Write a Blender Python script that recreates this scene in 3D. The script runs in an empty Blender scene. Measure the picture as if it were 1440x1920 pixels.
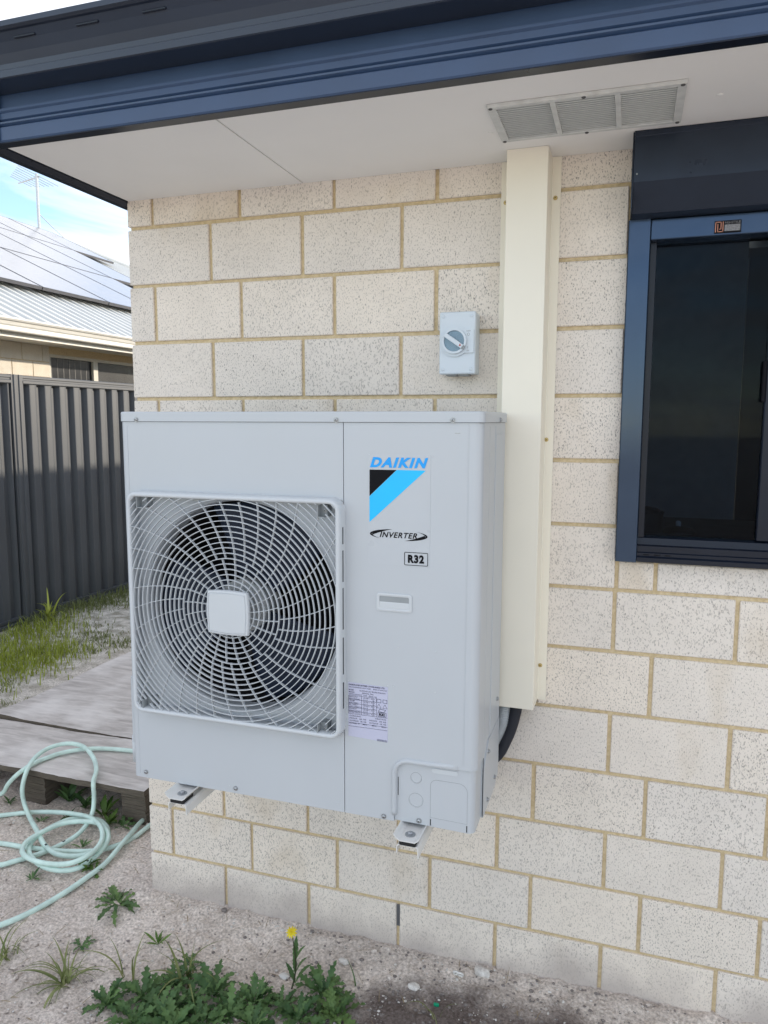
import bpy, bmesh, math, random
from mathutils import Vector, Matrix, noise

random.seed(7)
SC = bpy.context.scene
COL = SC.collection
PI = math.pi
R = math.radians

# ------------------------------------------------------------------ camera
cam_d = bpy.data.cameras.new('camera')
cam = bpy.data.objects.new('camera', cam_d)
COL.objects.link(cam)
right = Vector((0.95035803, 0.31114558, 0.00283554))
down = Vector((0.04014851, -0.11358211, -0.99271708))
fwd = Vector((-0.30855747, 0.94355049, -0.12043571))
CAM = Vector((1.51005532, -2.04375595, 1.63007435))
m = Matrix((right, -down, -fwd)).transposed().to_4x4()
m.translation = CAM
cam.matrix_world = m
cam_d.sensor_fit = 'VERTICAL'
cam_d.sensor_height = 36.0
cam_d.lens = 1399.2749 / 1920 * 36.0
cam_d.clip_start = 0.05
cam_d.clip_end = 2000
SC.camera = cam

# ------------------------------------------------------------------ world, sun, exposure
SUN_AZ = R(48)          # from +X towards +Y
SUN_EL = R(16.4)
CLOUD_X, CLOUD_Y = 5.3, 1.1     # where the cloud pattern starts
w = bpy.data.worlds.new('World')
SC.world = w
w.use_nodes = True
nt = w.node_tree
nt.nodes.clear()
N = nt.nodes.new
L = nt.links.new
out = N('ShaderNodeOutputWorld')
bg = N('ShaderNodeBackground')
bg.inputs['Strength'].default_value = 0.15
sky = N('ShaderNodeTexSky')
sky.sky_type = 'NISHITA'
sky.sun_disc = False
sky.sun_elevation = SUN_EL
sky.sun_rotation = R(90) - SUN_AZ
sky.air_density = 0.85
sky.dust_density = 0.12
sky.ozone_density = 1.4
tc = N('ShaderNodeTexCoord')
sep = N('ShaderNodeSeparateXYZ')
L(tc.outputs['Generated'], sep.inputs[0])
zz = N('ShaderNodeMath'); zz.operation = 'ADD'; zz.inputs[1].default_value = 0.12
mx0 = N('ShaderNodeMath'); mx0.operation = 'MAXIMUM'; mx0.inputs[1].default_value = 0.0
L(sep.outputs['Z'], mx0.inputs[0]); L(mx0.outputs[0], zz.inputs[0])
dx = N('ShaderNodeMath'); dx.operation = 'DIVIDE'; L(sep.outputs['X'], dx.inputs[0]); L(zz.outputs[0], dx.inputs[1])
dy = N('ShaderNodeMath'); dy.operation = 'DIVIDE'; L(sep.outputs['Y'], dy.inputs[0]); L(zz.outputs[0], dy.inputs[1])
cmb = N('ShaderNodeCombineXYZ'); L(dx.outputs[0], cmb.inputs[0]); L(dy.outputs[0], cmb.inputs[1])
nz = N('ShaderNodeTexNoise'); nz.inputs['Scale'].default_value = 1.15; nz.inputs['Detail'].default_value = 7
nz.inputs['Roughness'].default_value = 0.58; nz.inputs['Distortion'].default_value = 0.6
cmp_ = N('ShaderNodeMapping'); cmp_.inputs['Location'].default_value = (CLOUD_X, CLOUD_Y, 0.0)
L(cmb.outputs[0], cmp_.inputs[0]); L(cmp_.outputs[0], nz.inputs['Vector'])
rp = N('ShaderNodeValToRGB')
rp.color_ramp.elements[0].position = 0.38; rp.color_ramp.elements[0].color = (0, 0, 0, 1)
rp.color_ramp.elements[1].position = 0.56; rp.color_ramp.elements[1].color = (0.95, 0.95, 0.95, 1)
L(nz.outputs['Fac'], rp.inputs[0])
# thin bright cloud, evenly lit whatever part of the sky it lies in, plus some of the glow behind it
cg = N('ShaderNodeMix'); cg.data_type = 'RGBA'; cg.blend_type = 'ADD'; cg.inputs[0].default_value = 0.20
cg.inputs[6].default_value = (3.10, 3.04, 3.05, 1)
L(sky.outputs[0], cg.inputs[7])
mixs = N('ShaderNodeMix'); mixs.data_type = 'RGBA'
L(rp.outputs[0], mixs.inputs[0]); L(sky.outputs[0], mixs.inputs[6]); L(cg.outputs[2], mixs.inputs[7])
L(mixs.outputs[2], bg.inputs[0]); L(bg.outputs[0], out.inputs[0])

sun_d = bpy.data.lights.new('sun', 'SUN')
sun_d.energy = 2.0
sun_d.angle = R(1.0)
sun_d.color = (1.0, 0.88, 0.72)
sun = bpy.data.objects.new('sun', sun_d)
COL.objects.link(sun)
sd = Vector((math.cos(SUN_AZ) * math.cos(SUN_EL), math.sin(SUN_AZ) * math.cos(SUN_EL), math.sin(SUN_EL)))
sun.rotation_euler = sd.to_track_quat('Z', 'Y').to_euler()
sun.location = (6, 6, 8)

vs = SC.view_settings
vs.view_transform = 'Standard'
vs.look = 'None'
vs.gamma = 1.0
vs.exposure = 1.42
vs.use_curve_mapping = False

# ------------------------------------------------------------------ materials
MATS = {}


def new_mat(name):
    mt = bpy.data.materials.new(name)
    mt.use_nodes = True
    MATS[name] = mt
    t = mt.node_tree
    b = t.nodes['Principled BSDF']
    return mt, t, b


def rgb(*c):
    return (c[0], c[1], c[2], 1)


def simple(name, col, rough=0.5, metal=0.0, spec=0.5, var=0.06, scale=14.0, bump=0.0, bscale=200.0, coat=0.0):
    """plain paint, plastic or metal with slight unevenness of tone and gloss"""
    mt, t, b = new_mat(name)
    geo = t.nodes.new('ShaderNodeNewGeometry')
    n = t.nodes.new('ShaderNodeTexNoise'); n.inputs['Scale'].default_value = scale; n.inputs['Detail'].default_value = 5
    t.links.new(geo.outputs['Position'], n.inputs['Vector'])
    r = t.nodes.new('ShaderNodeValToRGB')
    r.color_ramp.elements[0].position = 0.3; r.color_ramp.elements[1].position = 0.7
    r.color_ramp.elements[0].color = rgb(*[c * (1 - var) for c in col])
    r.color_ramp.elements[1].color = rgb(*[min(1, c * (1 + var)) for c in col])
    t.links.new(n.outputs['Fac'], r.inputs[0]); t.links.new(r.outputs[0], b.inputs['Base Color'])
    mr = t.nodes.new('ShaderNodeMapRange')
    mr.inputs['To Min'].default_value = max(0.02, rough - 0.08); mr.inputs['To Max'].default_value = min(1, rough + 0.08)
    t.links.new(n.outputs['Fac'], mr.inputs['Value']); t.links.new(mr.outputs[0], b.inputs['Roughness'])
    b.inputs['Metallic'].default_value = metal
    b.inputs['Specular IOR Level'].default_value = spec
    b.inputs['Coat Weight'].default_value = coat
    if bump:
        n2 = t.nodes.new('ShaderNodeTexNoise'); n2.inputs['Scale'].default_value = bscale; n2.inputs['Detail'].default_value = 3
        t.links.new(geo.outputs['Position'], n2.inputs['Vector'])
        bp = t.nodes.new('ShaderNodeBump'); bp.inputs['Strength'].default_value = bump; bp.inputs['Distance'].default_value = 0.001
        t.links.new(n2.outputs['Fac'], bp.inputs['Height']); t.links.new(bp.outputs[0], b.inputs['Normal'])
    return mt


def brick_mat(name, base, fleck, dusty=True):
    mt, t, b = new_mat(name)
    nd, lk = t.nodes.new, t.links.new
    geo = nd('ShaderNodeNewGeometry')
    oi = nd('ShaderNodeObjectInfo')
    # each brick gets its own offset into the pattern
    off = nd('ShaderNodeVectorMath'); off.operation = 'MULTIPLY_ADD'
    sc = nd('ShaderNodeCombineXYZ')
    for i in range(3):
        mm = nd('ShaderNodeMath'); mm.operation = 'MULTIPLY'; mm.inputs[1].default_value = (13.7, 7.3, 9.1)[i]
        lk(oi.outputs['Random'], mm.inputs[0]); lk(mm.outputs[0], sc.inputs[i])
    add = nd('ShaderNodeVectorMath'); add.operation = 'ADD'
    lk(geo.outputs['Position'], add.inputs[0]); lk(sc.outputs[0], add.inputs[1])
    mp = nd('ShaderNodeMapping'); mp.inputs['Scale'].default_value = (1, 1, 0.55)
    lk(add.outputs[0], mp.inputs[0])
    # tone per brick and cloudy tone within it
    big = nd('ShaderNodeTexNoise'); big.inputs['Scale'].default_value = 9; big.inputs['Detail'].default_value = 6
    lk(add.outputs[0], big.inputs['Vector'])
    r1 = nd('ShaderNodeValToRGB')
    r1.color_ramp.elements[0].position = 0.3; r1.color_ramp.elements[1].position = 0.72
    r1.color_ramp.elements[0].color = rgb(*[c * 0.94 for c in base])
    r1.color_ramp.elements[1].color = rgb(*[c * 1.03 for c in base])
    lk(big.outputs['Fac'], r1.inputs[0])
    hue = nd('ShaderNodeMix'); hue.data_type = 'RGBA'; hue.blend_type = 'MULTIPLY'
    rr = nd('ShaderNodeValToRGB')
    rr.color_ramp.elements[0].color = (0.955, 0.95, 0.945, 1); rr.color_ramp.elements[1].color = (1.03, 1.0, 0.955, 1)
    lk(oi.outputs['Random'], rr.inputs[0])
    hue.inputs[0].default_value = 1; lk(r1.outputs[0], hue.inputs[6]); lk(rr.outputs[0], hue.inputs[7])
    # fine pores
    f1 = nd('ShaderNodeTexNoise'); f1.inputs['Scale'].default_value = 300; f1.inputs['Detail'].default_value = 2.5
    lk(mp.outputs[0], f1.inputs['Vector'])
    fr = nd('ShaderNodeValToRGB'); fr.color_ramp.elements[0].position = 0.36; fr.color_ramp.elements[1].position = 0.45
    fr.color_ramp.elements[0].color = (1, 1, 1, 1); fr.color_ramp.elements[1].color = (0, 0, 0, 1)
    lk(f1.outputs['Fac'], fr.inputs[0])
    # ironstone flecks
    v = nd('ShaderNodeTexVoronoi'); v.inputs['Scale'].default_value = 205; v.inputs['Randomness'].default_value = 1
    dn = nd('ShaderNodeTexNoise'); dn.inputs['Scale'].default_value = 300; lk(add.outputs[0], dn.inputs['Vector'])
    dm = nd('ShaderNodeMix'); dm.data_type = 'VECTOR'; dm.inputs[0].default_value = 0.006
    lk(mp.outputs[0], dm.inputs[4]); lk(dn.outputs['Color'], dm.inputs[5])
    lk(dm.outputs[1], v.inputs['Vector'])
    sepc = nd('ShaderNodeSeparateColor'); lk(v.outputs['Color'], sepc.inputs[0])
    pw = nd('ShaderNodeMath'); pw.operation = 'POWER'; pw.inputs[1].default_value = 2.6; lk(sepc.outputs[0], pw.inputs[0])
    ml = nd('ShaderNodeMath'); ml.operation = 'MULTIPLY'; ml.inputs[1].default_value = 0.34; lk(pw.outputs[0], ml.inputs[0])
    lt = nd('ShaderNodeMath'); lt.operation = 'SUBTRACT'; lk(ml.outputs[0], lt.inputs[0]); lk(v.outputs['Distance'], lt.inputs[1])
    sm = nd('ShaderNodeMapRange'); sm.inputs['From Min'].default_value = -0.03; sm.inputs['From Max'].default_value = 0.05
    lk(lt.outputs[0], sm.inputs['Value'])
    mxv = nd('ShaderNodeMath'); mxv.operation = 'MAXIMUM'
    k = nd('ShaderNodeMath'); k.operation = 'MULTIPLY'; k.inputs[1].default_value = 0.62; lk(fr.outputs[0], k.inputs[0])
    lk(k.outputs[0], mxv.inputs[0]); lk(sm.outputs[0], mxv.inputs[1])
    fl = nd('ShaderNodeMix'); fl.data_type = 'RGBA'
    fk = nd('ShaderNodeMath'); fk.operation = 'MULTIPLY'; fk.inputs[1].default_value = fleck
    fv = nd('ShaderNodeMath'); fv.operation = 'MULTIPLY_ADD'; fv.inputs[1].default_value = 0.45; fv.inputs[2].default_value = 0.72
    fm_ = nd('ShaderNodeMath'); fm_.operation = 'FRACT'; fs_ = nd('ShaderNodeMath'); fs_.operation = 'MULTIPLY'; fs_.inputs[1].default_value = 7.31
    lk(oi.outputs['Random'], fs_.inputs[0]); lk(fs_.outputs[0], fm_.inputs[0]); lk(fm_.outputs[0], fv.inputs[0])
    fx_ = nd('ShaderNodeMath'); fx_.operation = 'MULTIPLY'; lk(mxv.outputs[0], fx_.inputs[0]); lk(fv.outputs[0], fx_.inputs[1]); lk(fx_.outputs[0], fk.inputs[0])
    lk(fk.outputs[0], fl.inputs[0]); lk(hue.outputs[2], fl.inputs[6]); fl.inputs[7].default_value = (0.09, 0.075, 0.065, 1)
    # rusty-yellow fire stains here and there
    st = nd('ShaderNodeTexNoise'); st.inputs['Scale'].default_value = 5.5; st.inputs['Detail'].default_value = 3
    lk(mp.outputs[0], st.inputs['Vector'])
    sr = nd('ShaderNodeValToRGB'); sr.color_ramp.elements[0].position = 0.60; sr.color_ramp.elements[1].position = 0.75
    sr.color_ramp.elements[0].color = (0, 0, 0, 1); sr.color_ramp.elements[1].color = (0.32, 0.32, 0.32, 1)
    lk(st.outputs['Fac'], sr.inputs[0])
    stm = nd('ShaderNodeMix'); stm.data_type = 'RGBA'; lk(sr.outputs[0], stm.inputs[0]); lk(fl.outputs[2], stm.inputs[6])
    stm.inputs[7].default_value = (0.50, 0.38, 0.23, 1)
    last = stm.outputs[2]
    if dusty:
        # rain-splashed soil with a ragged upper edge on the lowest course
        sz = nd('ShaderNodeSeparateXYZ'); lk(geo.outputs['Position'], sz.inputs[0])
        dn2 = nd('ShaderNodeTexNoise'); dn2.inputs['Scale'].default_value = 6; dn2.inputs['Detail'].default_value = 6
        lk(geo.outputs['Position'], dn2.inputs['Vector'])
        h = nd('ShaderNodeMath'); h.operation = 'MULTIPLY_ADD'; h.inputs[1].default_value = 0.26; h.inputs[2].default_value = -0.03
        lk(dn2.outputs['Fac'], h.inputs[0])
        df = nd('ShaderNodeMath'); df.operation = 'SUBTRACT'; lk(h.outputs[0], df.inputs[0]); lk(sz.outputs['Z'], df.inputs[1])
        dr = nd('ShaderNodeMapRange'); dr.inputs['From Min'].default_value = -0.03; dr.inputs['From Max'].default_value = 0.08
        dr.inputs['To Max'].default_value = 0.8
        lk(df.outputs[0], dr.inputs['Value'])
        du = nd('ShaderNodeMix'); du.data_type = 'RGBA'; lk(dr.outputs[0], du.inputs[0]); lk(last, du.inputs[6])
        du.inputs[7].default_value = (0.47, 0.415, 0.38, 1)
        last = du.outputs[2]
    lk(last, b.inputs['Base Color'])
    b.inputs['Roughness'].default_value = 0.85
    b.inputs['Specular IOR Level'].default_value = 0.25
    bp = nd('ShaderNodeBump'); bp.inputs['Strength'].default_value = 0.55; bp.inputs['Distance'].default_value = 0.0015
    inv = nd('ShaderNodeMath'); inv.operation = 'SUBTRACT'; inv.inputs[0].default_value = 1; lk(mxv.outputs[0], inv.inputs[1])
    md = nd('ShaderNodeTexNoise'); md.inputs['Scale'].default_value = 70; md.inputs['Detail'].default_value = 4; lk(add.outputs[0], md.inputs['Vector'])
    sm2 = nd('ShaderNodeMath'); sm2.operation = 'ADD'; lk(inv.outputs[0], sm2.inputs[0]); lk(md.outputs['Fac'], sm2.inputs[1])
    lk(sm2.outputs[0], bp.inputs['Height']); lk(bp.outputs[0], b.inputs['Normal'])
    return mt


def grit_mat(name, c0, c1, scale=60, rough=0.9, bump=0.5, grain=None):
    mt, t, b = new_mat(name)
    nd, lk = t.nodes.new, t.links.new
    geo = nd('ShaderNodeNewGeometry')
    n = nd('ShaderNodeTexNoise'); n.inputs['Scale'].default_value = scale; n.inputs['Detail'].default_value = 7; n.inputs['Roughness'].default_value = 0.65
    mp = nd('ShaderNodeMapping')
    if grain: mp.inputs['Scale'].default_value = grain
    lk(geo.outputs['Position'], mp.inputs[0]); lk(mp.outputs[0], n.inputs['Vector'])
    r = nd('ShaderNodeValToRGB'); r.color_ramp.elements[0].position = 0.32; r.color_ramp.elements[1].position = 0.68
    r.color_ramp.elements[0].color = rgb(*c0); r.color_ramp.elements[1].color = rgb(*c1)
    lk(n.outputs['Fac'], r.inputs[0]); lk(r.outputs[0], b.inputs['Base Color'])
    b.inputs['Roughness'].default_value = rough; b.inputs['Specular IOR Level'].default_value = 0.2
    bp = nd('ShaderNodeBump'); bp.inputs['Strength'].default_value = bump; bp.inputs['Distance'].default_value = 0.002
    lk(n.outputs['Fac'], bp.inputs['Height']); lk(bp.outputs[0], b.inputs['Normal'])
    return mt


def ground_mat():
    mt, t, b = new_mat('sand')
    nd, lk = t.nodes.new, t.links.new
    geo = nd('ShaderNodeNewGeometry')
    n1 = nd('ShaderNodeTexNoise'); n1.inputs['Scale'].default_value = 3.2; n1.inputs['Detail'].default_value = 8; n1.inputs['Roughness'].default_value = 0.6
    lk(geo.outputs['Position'], n1.inputs['Vector'])
    r1 = nd('ShaderNodeValToRGB'); r1.color_ramp.elements[0].position = 0.35; r1.color_ramp.elements[1].position = 0.68
    r1.color_ramp.elements[0].color = (0.68, 0.60, 0.535, 1); r1.color_ramp.elements[1].color = (0.91, 0.82, 0.74, 1)
    lk(n1.outputs['Fac'], r1.inputs[0])
    # damp dark soil dug over in front of the wall
    sx = nd('ShaderNodeSeparateXYZ'); lk(geo.outputs['Position'], sx.inputs[0])
    n2 = nd('ShaderNodeTexNoise'); n2.inputs['Scale'].default_value = 3.0; n2.inputs['Detail'].default_value = 7; n2.inputs['Roughness'].default_value = 0.65
    lk(geo.outputs['Position'], n2.inputs['Vector'])
    dv = nd('ShaderNodeVectorMath'); dv.operation = 'SUBTRACT'; dv.inputs[1].default_value = (1.42, -0.38, 0.0)
    lk(geo.outputs['Position'], dv.inputs[0])
    dsc = nd('ShaderNodeVectorMath'); dsc.operation = 'MULTIPLY'; dsc.inputs[1].default_value = (1.25, 3.1, 0)
    lk(dv.outputs[0], dsc.inputs[0])
    ln = nd('ShaderNodeVectorMath'); ln.operation = 'LENGTH'; lk(dsc.outputs[0], ln.inputs[0])
    an = nd('ShaderNodeMath'); an.operation = 'MULTIPLY_ADD'; an.inputs[1].default_value = -1.3; lk(n2.outputs['Fac'], an.inputs[0])
    lk(ln.outputs['Value'], an.inputs[2])
    dm = nd('ShaderNodeMapRange'); dm.inputs['From Min'].default_value = 0.36; dm.inputs['From Max'].default_value = 0.02
    lk(an.outputs[0], dm.inputs['Value'])
    damp = nd('ShaderNodeMix'); damp.data_type = 'RGBA'
    lk(dm.outputs[0], damp.inputs[0]); lk(r1.outputs[0], damp.inputs[6]); damp.inputs[7].default_value = (0.20, 0.165, 0.15, 1)
    # separate sand tone by the fence, coloured for the brighter open-sky light there
    far = nd('ShaderNodeMapRange'); far.inputs['From Min'].default_value = -1.2; far.inputs['From Max'].default_value = -2.2
    lk(sx.outputs['X'], far.inputs['Value'])
    fm = nd('ShaderNodeMix'); fm.data_type = 'RGBA'; lk(far.outputs[0], fm.inputs[0]); lk(damp.outputs[2], fm.inputs[6])
    n4 = nd('ShaderNodeTexNoise'); n4.inputs['Scale'].default_value = 11; n4.inputs['Detail'].default_value = 6; lk(geo.outputs['Position'], n4.inputs['Vector'])
    r4 = nd('ShaderNodeValToRGB'); r4.color_ramp.elements[0].position = 0.38; r4.color_ramp.elements[1].position = 0.6
    r4.color_ramp.elements[0].color = (0.42, 0.40, 0.33, 1); r4.color_ramp.elements[1].color = (0.80, 0.77, 0.71, 1)
    lk(n4.outputs['Fac'], r4.inputs[0]); lk(r4.outputs[0], fm.inputs[7])
    # grains
    n3 = nd('ShaderNodeTexNoise'); n3.inputs['Scale'].default_value = 120; n3.inputs['Detail'].default_value = 4
    lk(geo.outputs['Position'], n3.inputs['Vector'])
    r3 = nd('ShaderNodeValToRGB'); r3.color_ramp.elements[0].position = 0.3; r3.color_ramp.elements[1].position = 0.7
    r3.color_ramp.elements[0].color = (0.58, 0.56, 0.54, 1); r3.color_ramp.elements[1].color = (1.18, 1.18, 1.18, 1)
    lk(n3.outputs['Fac'], r3.inputs[0])
    gm = nd('ShaderNodeMix'); gm.data_type = 'RGBA'; gm.blend_type = 'MULTIPLY'; gm.inputs[0].default_value = 1
    lk(fm.outputs[2], gm.inputs[6]); lk(r3.outputs[0], gm.inputs[7])
    lk(gm.outputs[2], b.inputs['Base Color'])
    b.inputs['Roughness'].default_value = 0.95; b.inputs['Specular IOR Level'].default_value = 0.1
    n5 = nd('ShaderNodeTexNoise'); n5.inputs['Scale'].default_value = 70; n5.inputs['Detail'].default_value = 8; n5.inputs['Roughness'].default_value = 0.7
    lk(geo.outputs['Position'], n5.inputs['Vector'])
    bp = nd('ShaderNodeBump'); bp.inputs['Strength'].default_value = 0.9; bp.inputs['Distance'].default_value = 0.012
    lk(n5.outputs['Fac'], bp.inputs['Height']); lk(bp.outputs[0], b.inputs['Normal'])
    return mt


def leaf_mat(name, c0, c1, rough=0.55):
    mt, t, b = new_mat(name)
    nd, lk = t.nodes.new, t.links.new
    oi = nd('ShaderNodeObjectInfo'); geo = nd('ShaderNodeNewGeometry')
    n = nd('ShaderNodeTexNoise'); n.inputs['Scale'].default_value = 38; n.inputs['Detail'].default_value = 4
    lk(geo.outputs['Position'], n.inputs['Vector'])
    a = nd('ShaderNodeMath'); a.operation = 'MULTIPLY_ADD'; a.inputs[1].default_value = 0.5; lk(oi.outputs['Random'], a.inputs[0])
    s = nd('ShaderNodeMath'); s.operation = 'MULTIPLY'; s.inputs[1].default_value = 0.55; lk(n.outputs['Fac'], s.inputs[0]); lk(s.outputs[0], a.inputs[2])
    r = nd('ShaderNodeValToRGB'); r.color_ramp.elements[0].position = 0.2; r.color_ramp.elements[1].position = 0.85
    r.color_ramp.elements[0].color = rgb(*c0); r.color_ramp.elements[1].color = rgb(*c1)
    lk(a.outputs[0], r.inputs[0]); lk(r.outputs[0], b.inputs['Base Color'])
    b.inputs['Roughness'].default_value = rough; b.inputs['Specular IOR Level'].default_value = 0.35
    b.inputs['Subsurface Weight'].default_value = 0.0
    tr = nd('ShaderNodeBsdfTranslucent'); lk(r.outputs[0], tr.inputs['Color'])
    mx = nd('ShaderNodeMixShader'); mx.inputs[0].default_value = 0.22
    o = t.nodes['Material Output']
    lk(b.outputs[0], mx.inputs[1]); lk(tr.outputs[0], mx.inputs[2]); lk(mx.outputs[0], o.inputs[0])
    bp = nd('ShaderNodeBump'); bp.inputs['Strength'].default_value = 0.4; bp.inputs['Distance'].default_value = 0.002
    lk(n.outputs['Fac'], bp.inputs['Height']); lk(bp.outputs[0], b.inputs['Normal'])
    return mt


def glass_mat(name, tint, refl_rough=0.02, ior=1.45):
    mt, t, b = new_mat(name)
    nd, lk = t.nodes.new, t.links.new
    t.nodes.remove(b)
    tr = nd('ShaderNodeBsdfTransparent'); tr.inputs[0].default_value = rgb(*tint)
    gl = nd('ShaderNodeBsdfGlossy'); gl.inputs['Roughness'].default_value = refl_rough; gl.inputs['Color'].default_value = (0.9, 0.95, 1, 1)
    fr = nd('ShaderNodeFresnel'); fr.inputs['IOR'].default_value = ior
    mx = nd('ShaderNodeMixShader'); lk(fr.outputs[0], mx.inputs[0]); lk(tr.outputs[0], mx.inputs[1]); lk(gl.outputs[0], mx.inputs[2])
    lk(mx.outputs[0], t.nodes['Material Output'].inputs[0])
    return mt


def wood_mat(name, c0, c1, c2, rings=False):
    mt, t, b = new_mat(name)
    nd, lk = t.nodes.new, t.links.new
    geo = nd('ShaderNodeNewGeometry')
    mp = nd('ShaderNodeMapping'); mp.inputs['Scale'].default_value = (2.2, 13, 13) if not rings else (6, 6, 130)
    lk(geo.outputs['Position'], mp.inputs[0])
    n = nd('ShaderNodeTexNoise'); n.inputs['Scale'].default_value = 2.4; n.inputs['Detail'].default_value = 9; n.inputs['Roughness'].default_value = 0.68
    n.inputs['Distortion'].default_value = 0.5
    lk(mp.outputs[0], n.inputs['Vector'])
    r = nd('ShaderNodeValToRGB'); r.color_ramp.elements[0].position = 0.30; r.color_ramp.elements[1].position = 0.66
    r.color_ramp.elements[0].color = rgb(*c0); r.color_ramp.elements[1].color = rgb(*c1)
    lk(n.outputs['Fac'], r.inputs[0])
    p = nd('ShaderNodeTexNoise'); p.inputs['Scale'].default_value = 4.0; p.inputs['Detail'].default_value = 6
    lk(geo.outputs['Position'], p.inputs['Vector'])
    pr = nd('ShaderNodeValToRGB'); pr.color_ramp.elements[0].position = 0.48; pr.color_ramp.elements[1].position = 0.7
    pr.color_ramp.elements[0].color = (0, 0, 0, 1); pr.color_ramp.elements[1].color = (0.7, 0.7, 0.7, 1)
    lk(p.outputs['Fac'], pr.inputs[0])
    mx = nd('ShaderNodeMix'); mx.data_type = 'RGBA'; lk(pr.outputs[0], mx.inputs[0]); lk(r.outputs[0], mx.inputs[6]); mx.inputs[7].default_value = rgb(*c2)
    lk(mx.outputs[2], b.inputs['Base Color'])
    b.inputs['Roughness'].default_value = 0.85; b.inputs['Specular IOR Level'].default_value = 0.2
    bp = nd('ShaderNodeBump'); bp.inputs['Strength'].default_value = 0.5; bp.inputs['Distance'].default_value = 0.003
    lk(n.outputs['Fac'], bp.inputs['Height']); lk(bp.outputs[0], b.inputs['Normal'])
    return mt


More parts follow.
